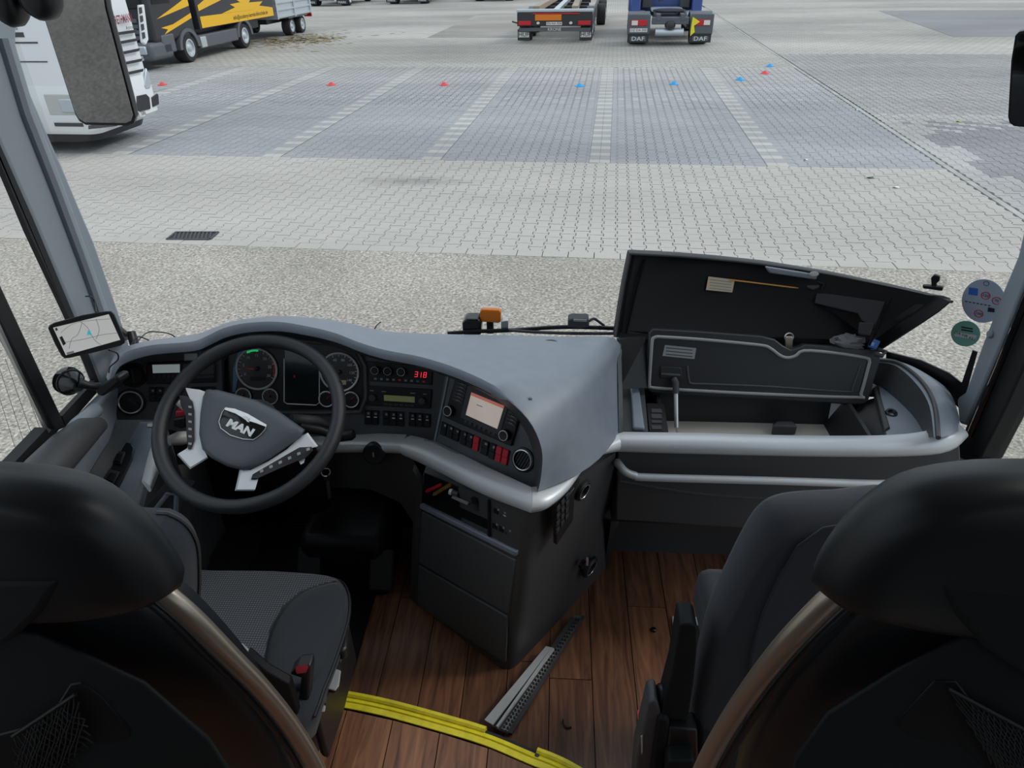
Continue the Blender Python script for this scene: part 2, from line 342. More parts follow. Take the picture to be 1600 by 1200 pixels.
def text(body, pl, P, size, m, parent, h=0.0008, rot=0.0, sx=1.0, name='lettering', ext=0.0002, align='CENTER', bold=0.0):
    if not body: return None
    cu = bpy.data.curves.new(name, 'FONT'); cu.body = body; cu.size = size; cu.align_x = align; cu.align_y = 'CENTER'; cu.extrude = ext
    cu.resolution_u = 2; cu.offset = bold
    o = bpy.data.objects.new(name, cu); COL.objects.link(o); cu.materials.append(m)
    R = Matrix((pl.ux, pl.uy, pl.n)).transposed().to_4x4()
    pw = WL.get(parent, V((0, 0, 0))) if parent else V((0, 0, 0))
    P = V(P) + pl.n*h
    if XFORM[0]: P = XFORM[0](P)
    o.matrix_local = Matrix.Translation(P-pw) @ R @ Matrix.Rotation(rot, 4, 'Z') @ Matrix.Diagonal((sx, 1, 1, 1))
    if parent: o.parent = parent
    WL[o] = P
    bpy.context.view_layer.update()
    me = bpy.data.meshes.new_from_object(o.evaluated_get(bpy.context.evaluated_depsgraph_get()))
    mo = bpy.data.objects.new(name, me); COL.objects.link(mo); mo.matrix_local = o.matrix_local
    if parent: mo.parent = parent
    if not me.materials: me.materials.append(m)
    WL[mo] = P; bpy.data.objects.remove(o); mo.name = name
    return mo
def crom(pts, n):
    """Catmull-Rom through points"""
    pts = [V(p) for p in pts]; o = []; N = len(pts)
    for i in range(N-1):
        p0, p1, p2, p3 = pts[max(i-1, 0)], pts[i], pts[i+1], pts[min(i+2, N-1)]
        for k in range(n):
            t = k/n
            o.append(0.5*((2*p1)+(p2-p0)*t+(2*p0-5*p1+4*p2-p3)*t*t+(3*p1-p0-3*p2+p3)*t**3))
    return o+[pts[-1]]
def ribbon(top, bot, bulge, n=4, k=7, back=0.02):
    """rounded strip between two edge lines, bulging along the given vector"""
    T, B = crom(top, n), crom(bot, n); rows = []; bl = bulge if isinstance(bulge, list) else [bulge]*2
    for q_, (a, b) in enumerate(zip(T, B)):
        s_ = q_/(len(T)-1)*(len(bl)-1); i_ = min(int(s_), len(bl)-2); bulge = bl[i_]*(1-(s_-i_)) + bl[i_+1]*(s_-i_)
        r = []
        for j in range(k):
            t = j/(k-1); r.append(a*(1-t)+b*t + bulge*(math.sin(math.pi*t)**0.6 if 0 < t < 1 else 0))
        r.append(b-bulge.normalized()*back); r.append(a-bulge.normalized()*back)
        rows.append(r)
    return MB().loft(rows)
# ================================================================== the yard
GZ = -0.8
YA = rad(3.9)
YR, YF = V((math.cos(YA), -math.sin(YA), 0)), V((math.sin(YA), math.cos(YA), 0))
def yd(u, v, z=GZ): return YR*u + YF*v + V((0, 0, z))
def slab(u0, v0, u1, v1, z, t=0.05):
    return MB().prism([yd(u0, v0, z-t), yd(u1, v0, z-t), yd(u1, v1, z-t), yd(u0, v1, z-t)], V((0, 0, t)))
def struct(o, label, cat): return tag(o, label, cat, kind='structure')

g = build('ground', slab(-60, -40, 60, 6.35, GZ), M_asphalt); struct(g, 'coarse worn asphalt lane in front of the coach', 'ground')
g = build('ground', slab(-60, 6.35, 60, 170, GZ-0.02), M_joint); struct(g, 'sandy bed showing in the joints of the yard paving', 'ground')

# interlocking double-T paving stones: 0.2 m long, columns 0.1425 m apart
PA, PB, PJ = 0.0825, 0.06, 0.0042
VB = 6.51+0.2*17   # where the bays begin
OUT = [(-PA, -.1), (PA, -.1), (PA, -.065), (PB, -.035), (PB, .035), (PA, .065), (PA, .1), (-PA, .1), (-PA, .065), (-PB, .035), (-PB, -.035), (-PA, -.065)]
def inset(p): return (p[0]-math.copysign(PJ, p[0]), p[1]-math.copysign(PJ, p[1]) if abs(abs(p[1])-.1) < 1e-6 else p[1])
OUT = [inset(p) for p in OUT]
def add_stone(mb, u, v, tone=None, dz=0.0, sides=True):
    base = len(mb.v); z = GZ + dz
    mb.v += [yd(u+a, v+b, z) for a, b in OUT]
    mb.f.append(tuple(range(base, base+12))); k = 1
    if sides:
        mb.v += [yd(u+a*1.025, v+b*1.025, z-0.018) for a, b in OUT]
        mb.f += [(base+i, base+12+i, base+12+(i+1) % 12, base+(i+1) % 12) for i in range(12)]; k = 13
    if tone is not None: mb.tone += [tone]*k
def add_half(mb, u, v, tone=None, up=True):
    q = [p for p in OUT if p[1] > 0] if up else [p for p in OUT if p[1] < 0]
    w_ = (PB-PJ)
    pts = [(-w_, 0.003), (w_, 0.003)] + [(PB-PJ, .035), (PA-PJ, .065), (PA-PJ, .1-PJ), (-PA+PJ, .1-PJ), (-PA+PJ, .065), (-PB+PJ, .035)]
    if not up: pts = [(a, -b) for a, b in pts][::-1]
    base = len(mb.v); n = len(pts)
    mb.v += [yd(u+a, v+b, GZ) for a, b in pts] + [yd(u+a*1.02, v+b, GZ-.018) for a, b in pts]
    mb.f.append(tuple(range(base, base+n))); mb.f += [(base+i, base+n+i, base+n+(i+1) % n, base+(i+1) % n) for i in range(n)]
    if tone is not None: mb.tone += [tone]*(n+1)
def seen(u, v, margin=0.3):
    d = yd(u, v)-CO; z = d.dot(CF)
    if z < 0.5: return False
    x = 800+CAM_F*d.dot(CR)/z; y = 600-CAM_F*d.dot(CU)/z
    return -140 < x < 1740 and -60 < y
pav = build('ground', slab(-40, 6.35, 4.43, 6.352, GZ-0.012, 0.005), M_joint); struct(pav, 'light grey interlocking paving strip between asphalt and dark bays', 'paving')
NU = int((4.40+16)/0.1425)
stone_src = MB(); add_stone(stone_src, 0, 0)
rest = MB(); cand = []
for i in range(-NU-1, 1):
    u = 4.43-0.085+0.1425*i
    off = 0.1 if i % 2 else 0.0
    v = 6.51+0.1+off
    if off: add_half(rest, u, 6.51); add_half(rest, u, VB, up=False)
    while v+.1 < VB+.01:
        if seen(u, v): cand.append((v, u))
        v += 0.2
cand.sort(key=lambda q: (yd(q[1], q[0])-CO).length)
sm = None
for k, (v, u) in enumerate(cand):
    if k < 300:
        if sm is None:
            o = build('paving_stone', stone_src, M_stone, pav, smooth=0); sm = o; off0 = WL[o]-yd(0, 0)
            sl = WL[pav]
        else:
            o = sm.copy(); COL.objects.link(o)
        o.location = yd(u, v) + off0 - sl + V((0, 0, random.uniform(-0.0015, 0.0015)))
    else: add_stone(rest, u, v, None, random.uniform(-.002, .002))
build('paving_stones', rest, M_stone, pav, smooth=0, kind='stuff')
# straight border stones along the asphalt edge
bsrc = None
for k in range(62):
    u = 4.43-0.125-0.25*k
    if not seen(u, 6.43): continue
    if bsrc is None:
        bsrc = build('border_stone', MB().prism([yd(u-.121, 6.353, GZ-.03), yd(u+.121, 6.353, GZ-.03), yd(u+.121, 6.507, GZ-.03), yd(u-.121, 6.507, GZ-.03)], V((0, 0, .032))), M_stone, pav, smooth=0); bu = u; bl = bsrc.location.copy()
    else:
        o = bsrc.copy(); COL.objects.link(o); o.location = bl + YR*(u-bu) + V((0, 0, random.uniform(-.002, .002)))
# parking bays in darker stone, with dashed lines of light stones
bay = build('ground', slab(-40, VB, 4.43, VB+.002, GZ-0.012, 0.005), M_joint); struct(bay, 'blue-grey paved parking bays with dashed light stone lines', 'paving')
bm_ = MB()
LINES = [-0.10, 2.30, -2.50, -4.90, -7.30, -9.7]
for i in range(-130, 1):
    u = 4.43-0.085+0.1425*i; off = 0.1 if i % 2 else 0.0
    v = VB+0.1+off; row = 0
    if off and not any(abs(u-l) < 0.215 for l in LINES): add_half(bm_, u, VB, .05)
    while v < 19.33:
        if seen(u, v):
            tone = max(0, random.gauss(0.05, 0.05))
            tone += min(.45, max(0, (v-13.5)*.09))
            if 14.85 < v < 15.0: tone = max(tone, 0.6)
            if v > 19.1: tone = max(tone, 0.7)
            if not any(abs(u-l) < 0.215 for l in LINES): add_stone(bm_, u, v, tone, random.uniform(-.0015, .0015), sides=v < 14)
        v += 0.2; row += 1
for l in LINES:
    for r_ in range(47):
        v = VB+.005+0.2*r_
        if not seen(l, v): continue
        for k, (a, b) in enumerate(((-.32, -.145), (-.142, .0), (.003, .145), (.148, .32))):
            base = len(bm_.v); tone = (0.95 if r_ % 2 == 0 else .12) if k in (1, 2) else .06
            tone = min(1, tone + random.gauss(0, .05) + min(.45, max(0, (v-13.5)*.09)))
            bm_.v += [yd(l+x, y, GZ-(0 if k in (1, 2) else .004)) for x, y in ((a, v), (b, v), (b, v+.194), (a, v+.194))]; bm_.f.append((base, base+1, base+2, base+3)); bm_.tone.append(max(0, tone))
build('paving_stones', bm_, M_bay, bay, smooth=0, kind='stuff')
# paving right of the kerb line
rp = build('ground', slab(4.50, 6.36, 30, 6.362, GZ-0.012, 0.005), M_joint); struct(rp, 'violet-grey interlocking paving to the right of the kerb line', 'paving')
bm_ = MB()
for i in range(0, 75):
    u = 4.53+0.085+0.1425*i; off = 0.1 if i % 2 else 0.0
    v = 6.46+off
    while v < 22:
        if seen(u, v):
            lightish = 0.0
            if v > 13.0: lightish = 0.55
            if 13.0 < v < 13.6 : lightish = 0.95
            if v > 16.5: lightish = 0.42
            if v < 13 and u < 4.9+ (0.25 if int(v/0.8) % 2 else 0): lightish = 0.8
            if 12.2 < v <= 13 and u < 5.4+ (v-12.2)*2.5 and int(v/.2+u*3) % 2: lightish = 0.9
            add_stone(bm_, u, v, min(1, max(0, lightish+random.gauss(0, 0.06))), random.uniform(-.0015, .0015), sides=v < 13)
        v += 0.2
build('paving_stones', bm_, M_rightp, rp, smooth=0, kind='stuff')
kb = MB()
for k in range(46):
    v = 6.4+k*0.75
    kb.prism([yd(4.437, v, GZ-.03), yd(4.515, v, GZ-.03), yd(4.515, v+.735, GZ-.03), yd(4.437, v+.735, GZ-.03)], V((0, 0, .033)))
o = build('kerb_line', kb, M_white_line, None, smooth=0); struct(o, 'pale flush kerb line dividing the two pavings', 'kerb')
# far paving
far = build('ground', slab(-60, 19.33, 4.43, 170, GZ, 0.02), M_far); struct(far, 'weathered light paving around the parked trucks', 'paving')
o = build('ground', slab(4.55, 22, 60, 170, GZ, 0.02), M_far); struct(o, 'weathered light paving beyond the kerb line', 'paving')
o = build('ground', MB().prism([yd(10.8, 26.5, GZ), yd(30, 26.5, GZ), yd(30, 37.8, GZ), yd(11.9, 37.8, GZ)], V((0, 0, .006))), M_fard); struct(o, 'dark paved field at the far right of the yard', 'paving')
o = build('ground', MB().prism([yd(-6.5, 26.6, GZ), yd(3.6, 26.6, GZ), yd(3.6, 37.5, GZ), yd(-6.5, 37.5, GZ)], V((0, 0, .004))), stone_mat('tan_paving', (0.33, 0.31, 0.28), stain=0.3, sc_=0.25)); struct(o, 'tan paved field under the parked trailer', 'paving')

# drain grate
P = [atZ(x, y, GZ) for x, y in ((262, 376), (328, 376), (340, 362), (276, 362))]
c = sum(P, V())/4
t = thing('drain_grate', 'dark slotted iron drain grate set in the light paving edge', 'grate', c)
ax = (P[1]-P[0]).normalized(); ay = V((-ax.y, ax.x, 0)); L_, W_ = 0.46, 0.22
Rm = Matrix((ax, ay, V((0, 0, 1)))).transposed()
fr = MB()
for s in (-1, 1):
    fr.box(c+ay*(s*W_/2)+V((0, 0, .004)), (L_, .025, .012), Rm); fr.box(c+ax*(s*L_/2)+V((0, 0, .004)), (.025, W_, .012), Rm)
build('frame', fr, M_grill, t, smooth=0)
build('pit', MB().box(c+V((0, 0, .001)), (L_-.02, W_-.02, .004), Rm), M_inkb, t, smooth=0)
for k in range(10):
    build('bar', MB().box(c+ax*((k-4.5)*0.042)+V((0, 0, .005)), (.016, W_-.02, .01), Rm @ Matrix.Rotation(rad(18), 3, 'Z')), M_grill, t, smooth=0)

# marker cones
CONES = [(254, 131, 'r', 'red marker cone beside the white truck, leftmost of all the cones'),
         (518, 131, 'r', 'red marker cone alone on the left half of the bays'),
         (694, 131, 'r', 'red marker cone nearest left of the blue cones'),
         (906, 133, 'b', 'blue marker cone left of the middle dashed line'),
         (1053, 130, 'b', 'blue marker cone in front of the blue truck tractor'),
         (1156, 123, 'b', 'blue marker cone just left of the red one at the kerb'),
         (1195, 113, 'r', 'red marker cone beside the kerb line among blue cones'),
         (1203, 102, 'b', 'blue marker cone farthest from the coach, beside the kerb line')]
for x, y, k, lb in CONES:
    c = atZ(x, y+2, GZ)
    t = thing('marker_cone', lb, 'cone', c, 'flat marker cones on the yard')
    mm = M_concer if k == 'r' else M_coneb
    build('cone_body', MB().lathe(c, (0, 0, 1), [(0.085, 0.010), (0.07, 0.022), (0.035, 0.055), (0.018, 0.066)], 16), mm, t)
    build('rim', MB().lathe(c, (0, 0, 1), [(0.085, 0.0), (0.108, 0.002), (0.105, 0.012), (0.085, 0.014)], 16), mm, t)
# fallen leaves
for x, y, lb in [(1498, 190, 'yellow-green fallen leaf on the dark paving near the right mirror'), (1360, 278, 'dark green fallen leaf on the light paving'), (1400, 293, 'pale fallen leaf on the light paving by the kerb'), (1338, 172, 'small white scrap lying beside the kerb line'), (1259, 250, 'tiny pale scrap at the edge of the bays')]:
    c = atZ(x, y, GZ+.004); mb = MB(); r = 0.055 if 'leaf' in lb else 0.035
    pts = [c + V((math.cos(a)*r*q, math.sin(a)*r*q*0.6, .004+.008*math.sin(a*2))) for a, q in [(2*math.pi*i/10, 1.0 if i % 2 else .6) for i in range(10)]]
    mb.prism(pts, V((0, 0, .003)))
    mm = M_leaf if 'yellow' in lb else (MATS.get('leafd') or mat('leafd', (.08, .13, .06), .7)) if 'dark' in lb else M_paper
    tag(build('fallen_leaf' if 'leaf' in lb else 'paper_scrap', mb, mm), lb, 'leaf' if 'leaf' in lb else 'litter')

# ------------------------------------------------------------------ vehicles
def wheel(parent, c, ax, r, w, silver=True, name='wheel'):
    """tyre with rim, ax points outwards"""
    ax = V(ax).normalized(); c = V(c); xf = XFORM[0]
    if xf: c = V((c.x, c.y, GZ+r*ZK)); r = r*ZK; XFORM[0] = None
    o = build(name, MB().lathe(c-ax*w/2, ax, [(r*.6, 0), (r*.93, 0), (r, w*.12), (r, w*.88), (r*.93, w), (r*.6, w)], 28, cap=False), M_tyre, parent)
    build('wheel_rim', MB().lathe(c+ax*(w/2-.07), ax, [(r*.6, -.1), (r*.64, .075), (r*.56, .08), (r*.5, .03), (r*.32, .035), (r*.22, .08), (r*.12, .09)], 20), M_alu if silver else M_grill, o)
    XFORM[0] = xf
    return o
def ybox(u0, v0, z0, u1, v1, z1):
    return MB().prism([yd(u0, v0, z0), yd(u1, v0, z0), yd(u1, v1, z0), yd(u0, v1, z0)], V((0, 0, z1-z0)))
def rearplane(u, v, z): return Pl(yd(u, v, z), -YF)

ZK = .78
def low(p): return V((p.x, p.y, GZ+(p.z-GZ)*ZK))
def tractor(u0, v0, label, flap, cabm, detail=True):
    """two-axle tractor unit seen from behind, u0 = centre, v0 = rear end"""
    t = thing('truck_tractor', label, 'truck', yd(u0, v0+3, GZ), 'parked tractor units'); XFORM[0] = low
    build('chassis', ybox(u0-.42, v0+.15, -.05, u0+.42, v0+6, .2), M_truckblack, t, bevel=.02)
    for s in (-1, 1):
        build('frame_rail', ybox(u0+s*.36-.06, v0, 0.1, u0+s*.36+.06, v0+5, .3), M_truckgrey, t)
        for v in (v0+.7, v0+4.9):
            wheel(t, yd(u0+s*.93, v, GZ+.5), YR*s, .5, .55 if v < v0+2 else .36)
        # mudguard over the drive wheels
        prof = [(v0+.7-.66*math.cos(a), GZ+.5+.66*math.sin(a)) for a in [math.pi*k/12 for k in range(13)]]
        prof[0] = (v0+.02, GZ+.42)
        mb = MB()
        ring = []
        for v, z in prof: ring.append([yd(u0+s*.93-.33, v, z), yd(u0+s*.93+.33, v, z), yd(u0+s*.93+.33, v+.02, z-.03), yd(u0+s*.93-.33, v+.02, z-.03)])
        build('mudguard', mb.loft(ring), M_truckgrey, t)
        bp = rearplane(u0+s*.93, v0, GZ+.9)
        build('mudguard_skirt', ybox(u0+s*.93-.34, v0-.03, GZ+.42, u0+s*.93+.34, v0+.04, GZ+1.12), M_truckgrey, t, bevel=.03)
        mf = build('mud_flap', ybox(u0+s*.93-.32, v0+.02, GZ+.12, u0+s*.93+.32, v0+.05, GZ+.45), M_truckblack, t)
        if flap:
            build('flap_plate', ybox(u0+s*.93-.24, v0-.005, GZ+.18, u0+s*.93+.24, v0+.02, GZ+.33), M_truckgrey, mf)
            text(flap, rearplane(0, 0, 0), yd(u0+s*.93, v0-.01, GZ+.255), .17, M_ink, mf, sx=1.25)
        lm = build('tail_light', ybox(u0+s*.93-.24, v0-.06, GZ+.72, u0+s*.93+.24, v0-.02, GZ+.92), M_redlens, t, bevel=.01)
        build('reversing_lamp', ybox(u0+s*(1.07)-.09, v0-.07, GZ+.74, u0+s*1.07+.09, v0-.055, GZ+.90) if s > 0 else ybox(u0-.93-.22, v0-.07, GZ+.74, u0-.93-.04, v0-.055, GZ+.90), M_paper, lm)
    build('cross_beam', ybox(u0-.55, v0+.02, GZ+.75, u0+.55, v0+.2, GZ+1.0), M_truckgrey, t, bevel=.02)
    build('tow_coupling', MB().lathe(yd(u0, v0-.02, GZ+.72), YF, [(.05, -.08), (.12, -.06), (.16, 0), (.16, .1)], 14), M_truckblack, t)
    build('air_tank', MB().cyl(yd(u0-.42, v0+.1, GZ+.48), yd(u0+.42, v0+.1, GZ+.48), .14, seg=18), M_alu, t)
    build('fifth_wheel', MB().lathe(yd(u0, v0+1.0, GZ+1.13), (0, 0, 1), [(.5, 0), (.5, .05), (.42, .07), (.12, .07)], 22), M_truckblack, t)
    np_ = build('number_plate', ybox(u0-.93-.26, v0-.055, GZ+.50, u0-.93+.26, v0-.03, GZ+.63), M_paper, t)
    text('DZ DA 300', rearplane(0, 0, 0), yd(u0-.93, v0-.057, GZ+.565), .1, M_inkb, np_)
    build('cab', ybox(u0-1.2, v0+3.4, GZ+.75, u0+1.2, v0+5.7, GZ+3.6), cabm, t, bevel=.08)
    for s in (-1, 1):
        build('cab_rear_shield', ybox(u0+s*1.0-.16, v0+2.6, GZ+.5, u0+s*1.0+.16, v0+3.4, GZ+1.6), cabm, t, bevel=.04)
        build('fuel_tank', ybox(u0+s*.9-.28, v0+1.9, GZ+.4, u0+s*.9+.28, v0+3.3, GZ+1.0), M_alu, t, bevel=.08)
    build('catwalk', ybox(u0-.5, v0+1.8, GZ+1.05, u0+.5, v0+3.2, GZ+1.12), M_alu, t)
    build('air_hose', MB().tube(crom([yd(u0-.2, v0+3.3, GZ+1.9), yd(u0-.25, v0+2.7, GZ+1.4), yd(u0-.1, v0+2.2, GZ+1.5), yd(u0+.1, v0+3.2, GZ+2.0)], 6), .025), M_truckblack, t)
    for s in (-1, 1): build('service_box', ybox(u0+s*.62-.16, v0+2.9, GZ+1.1, u0+s*.62+.16, v0+3.3, GZ+1.7), M_grill, t, bevel=.02)
    if detail:
        p = [yd(u0+.64, v0-.09, GZ+1.02), yd(u0+.86, v0-.09, GZ+.85), yd(u0+.7, v0-.09, GZ+.72), yd(u0+.74, v0-.09, GZ+.5), yd(u0+.62, v0-.09, GZ+.36), yd(u0+.62, v0-.09, GZ+.66)]
        build('wheel_chock', MB().prism(p, YF*.06), M_yellow, t, label='yellow wheel chock')
    XFORM[0] = None
    return t
ul = atZ(1044, 72, GZ); UU = (ul.dot(YR)); VV = ul.dot(YF)
tractor(UU, VV, 'dark blue truck tractor with grey mudguards and yellow chock, seen from behind', 'DAF', M_blue)
tractor(-12.2, 45.6, 'dark truck tractor far off, between the grey tipper trailer and the empty bays', 'MAN', M_truckgrey, False)
tractor(-16.6, 44.2, 'dark truck tractor far off, half hidden behind the grey tipper trailer', 'MAN', M_truckgrey, False)
tractor(-7.4, 47.8, 'dark truck tractor at the top edge, above the container trailer', None, M_truckblack, False)

# container trailer
lc = atZ(866, 67, GZ); u0, v0 = lc.dot(YR), lc.dot(YF)
t = thing('container_trailer', 'empty skeletal container trailer with orange plate, seen from behind', 'trailer', yd(u0, v0+5, GZ)); XFORM[0] = low
build('rear_beam', ybox(u0-1.2, v0-.02, GZ+.62, u0+1.2, v0+.2, GZ+1.12), M_truckblack, t, bevel=.02)
build('under_run_bar', ybox(u0-1.15, v0+.02, GZ+.42, u0+1.15, v0+.14, GZ+.56), M_truckgrey, t, bevel=.01)
build('top_rail', ybox(u0-1.22, v0-.04, GZ+1.13, u0+1.22, v0+.12, GZ+1.24), M_alu, t, bevel=.02)
build('red_stripe', ybox(u0-.7, v0-.05, GZ+1.06, u0+.8, v0-.02, GZ+1.10), M_redlens, t)
rp_ = rearplane(0, 0, 0)
pp = build('warning_plate', ybox(u0-.62, v0-.06, GZ+.83, u0+.22, v0-.02, GZ+1.05), M_orange, t, label='orange warning plate')
npl = build('number_plate', ybox(u0-.26, v0-.06, GZ+.66, u0+.24, v0-.02, GZ+.78), M_paper, t); text('EN HA 904', rp_, yd(u0-.01, v0-.062, GZ+.72), .1, M_inkb, npl)
text('KRONE', rp_, yd(u0, v0-.03, GZ+.5), .13, M_ink, t, sx=1.0)
for s in (-1, 1):
    tl = build('tail_light', ybox(u0+s*.95-.2, v0-.07, GZ+.66, u0+s*.95+.2, v0-.02, GZ+.82), M_redlens, t, bevel=.01)
    build('round_lamp', MB().cyl(yd(u0+s*.52, v0-.08, GZ+.74), yd(u0+s*.52, v0-.02, GZ+.74), .05), M_paper, t)
    mf = build('mud_flap', ybox(u0+s*1.0-.2, v0+.1, GZ+.08, u0+s*1.0+.2, v0+.14, GZ+.5), M_truckblack, t)
    build('flap_plate', ybox(u0+s*1.0-.17, v0+.08, GZ+.2, u0+s*1.0+.17, v0+.1, GZ+.4), M_paper, mf); text('HÜF', rp_, yd(u0+s*1.0, v0+.07, GZ+.3), .18, M_inkb, mf)
    build('beige_rail', MB().prism([yd(u0+s*.62-.1, v0+.3, GZ+1.12), yd(u0+s*.62+.1, v0+.3, GZ+1.12), yd(u0+s*.38+.1, v0+11, GZ+1.12), yd(u0+s*.38-.1, v0+11, GZ+1.12)], V((0, 0, .2))), M_tan, t)
    for k in range(3):
        wheel(t, yd(u0+s*1.0, v0+.9+1.35*k, GZ+.5), YR*s, .5, .38)
        prof = [[yd(u0+s*1.0-.2, v0+.9+1.35*k-.58*math.cos(a), GZ+.5+.58*math.sin(a)), yd(u0+s*1.0+.2, v0+.9+1.35*k-.58*math.cos(a), GZ+.5+.58*math.sin(a)), yd(u0+s*1.0+.2, v0+.9+1.35*k-.55*math.cos(a), GZ+.5+.55*math.sin(a)), yd(u0+s*1.0-.2, v0+.9+1.35*k-.55*math.cos(a), GZ+.5+.55*math.sin(a))] for a in [rad(25+130*q/8) for q in range(9)]]
        build('mudguard', MB().loft(prof), M_truckgrey, t)
build('side_guard', ybox(u0+1.12, v0+.2, GZ+.5, u0+1.2, v0+9, GZ+1.0), M_grill, t)
build('centre_beam', ybox(u0-.08, v0+.3, GZ+1.05, u0+.1, v0+11, GZ+1.2), M_alu, t)
for k in range(5): build('cross_beam', ybox(u0-.9, v0+1.2+2*k, GZ+.95, u0+.9, v0+1.35+2*k, GZ+1.1), M_truckblack, t)
build('side_lamp_arm', MB().tube([yd(u0-1.2, v0, GZ+.74), yd(u0-1.36, v0-.05, GZ+.8)], .03), M_truckblack, t)
wheel(t, yd(u0+1.35, v0+6.5, GZ+.48), YR, .48, .34); wheel(t, yd(u0+1.35, v0+9, GZ+.48), YR, .48, .34)

XFORM[0] = None
# straw spilt under the tipper trailer
random.seed(9); mb = MB()
for k in range(420):
    a, b = random.gauss(-11.0, .9), random.gauss(26.0, 1.1); q = yd(a, b, GZ+.006); an = random.uniform(0, 3.14); d = V((math.cos(an), math.sin(an), 0))*random.uniform(.04, .16); e = V((-d.y, d.x, 0))*.35
    mb.add([q-d-e, q+d-e, q+d+e, q-d+e], [(0, 1, 2, 3)])
tag(build('spilt_straw', mb, mat('straw', (.30, .24, .13), .9), smooth=0), 'brownish straw scattered on the paving under the tipper trailer drawbar', 'straw', kind='stuff')
# yellow and black box truck with a tipper trailer, heading towards the camera; its right side faces the yard
US = -11.72
vt = thing('box_truck', 'yellow and black driving-school box truck parked at the left of the yard', 'truck', yd(US-1.2, 21.5, GZ))
sp = Pl(yd(US, 20, 0), YR)
build('cab', ybox(US-2.3, 18.6, GZ+.62, US, 20.7, GZ+2.5), M_truckblack, vt, bevel=.1, seg=3)
fb = build('front_bumper', ybox(US-2.35, 18.3, GZ+.24, US+.02, 19.35, GZ+.66), M_truckgrey, vt, bevel=.1, seg=3)

for k in range(4): build('grille_slat', ybox(US-1.9, 18.55, GZ+.72+.13*k, US-.35, 18.62, GZ+.81+.13*k), M_truckgrey, vt, bevel=.01)
hl = build('headlight', ybox(US-.62, 18.24, GZ+.40, US-.1, 18.32, GZ+.6), M_alu, vt, bevel=.03); build('headlight', ybox(US-2.25, 18.24, GZ+.40, US-1.73, 18.32, GZ+.6), M_alu, vt, bevel=.03)
build('number_plate', ybox(US-.62, 18.22, GZ+.27, US-.25, 18.31, GZ+.38), M_paper, vt)
build('windscreen', ybox(US-2.2, 18.56, GZ+1.42, US-.12, 18.62, GZ+2.2), M_gloss, vt, bevel=.03)
build('side_window', ybox(US-.02, 18.85, GZ+1.5, US+.015, 19.7, GZ+2.1), M_gloss, vt, bevel=.02)
for v in (20.2, 23.6):
    wheel(vt, yd(US-.18, v, GZ+.36), YR, .36, .36); wheel(vt, yd(US-2.18, v, GZ+.36), -YR, .36, .36)
    prof = [[yd(US-.45, v-.54*math.cos(a), GZ+.36+.5*math.sin(a)), yd(US+.03, v-.54*math.cos(a), GZ+.36+.5*math.sin(a)), yd(US+.03, v-.41*math.cos(a), GZ+.36+.41*math.sin(a)), yd(US-.45, v-.41*math.cos(a), GZ+.36+.41*math.sin(a))] for a in [math.pi*q/12 for q in range(13)]]
    build('wheel_arch', MB().loft(prof), M_truckgrey, vt)
build('side_skirt', ybox(US-.4, 20.75, GZ+.28, US+.02, 23.1, GZ+.62), M_truckgrey, vt, bevel=.03)
build('skirt_step', ybox(US-.1, 20.8, GZ+.3, US+.04, 21.1, GZ+.58), M_alu, vt, bevel=.02)
build('chassis', ybox(US-2.0, 19.5, GZ+.45, US-.4, 25.5, GZ+.74), M_truckblack, vt)
build('cab_step', ybox(US-.3, 18.9, GZ+.35, US+.02, 19.5, GZ+.8), M_truckgrey, vt, bevel=.04)
bx = build('box_body', ybox(US-2.4, 20.9, GZ+.76, US+.03, 25.95, GZ+2.7), M_truckblack, vt, bevel=.02)
SX = US+.036
def sidepoly(pts, d=.006): return MB().prism([yd(SX, v, z) for v, z in pts], YR*d)
build('yellow_band', sidepoly([(21.0, GZ+.79), (25.9, GZ+.77), (25.9, GZ+1.02), (21.0, GZ+1.08)]), M_truckyel, bx)
build('yellow_flash', sidepoly([(22.3, GZ+1.07), (25.9, GZ+1.02), (24.9, GZ+1.13), (25.2, GZ+1.24), (24.2, GZ+1.26), (24.6, GZ+1.5), (23.0, GZ+1.5), (23.6, GZ+1.3), (22.9, GZ+1.28), (23.2, GZ+1.18)]), M_truckyel, bx)
build('yellow_flash', sidepoly([(21.0, GZ+1.22), (22.4, GZ+1.42), (22.9, GZ+1.75), (21.4, GZ+1.9), (21.9, GZ+1.6), (21.0, GZ+1.36)]), M_truckyel, bx)
build('yellow_flash', sidepoly([(23.8, GZ+1.6), (25.8, GZ+1.5), (25.8, GZ+2.3), (23.4, GZ+2.3), (24.4, GZ+1.9)]), M_truckyel, bx)
text('info@academy-bernds-fahrschule.de', Pl(yd(SX, 0, 0), YR), yd(SX+.006, 24.2, GZ+.905), .17, M_inkb, bx, h=.004)
SX = US+.004
cabp = [c_ for c_ in vt.children if c_.name.startswith('cab') and 'step' not in c_.name][0]
build('yellow_flash', sidepoly([(18.9, GZ+1.17), (20.6, GZ+1.38), (20.6, GZ+1.6), (19.9, GZ+1.42)]), M_truckyel, cabp)
build('yellow_flash', sidepoly([(19.1, GZ+.8), (20.6, GZ+1.08), (20.6, GZ+1.2), (19.6, GZ+1.0), (19.0, GZ+.96), (19.3, GZ+.9)]), M_truckyel, cabp)
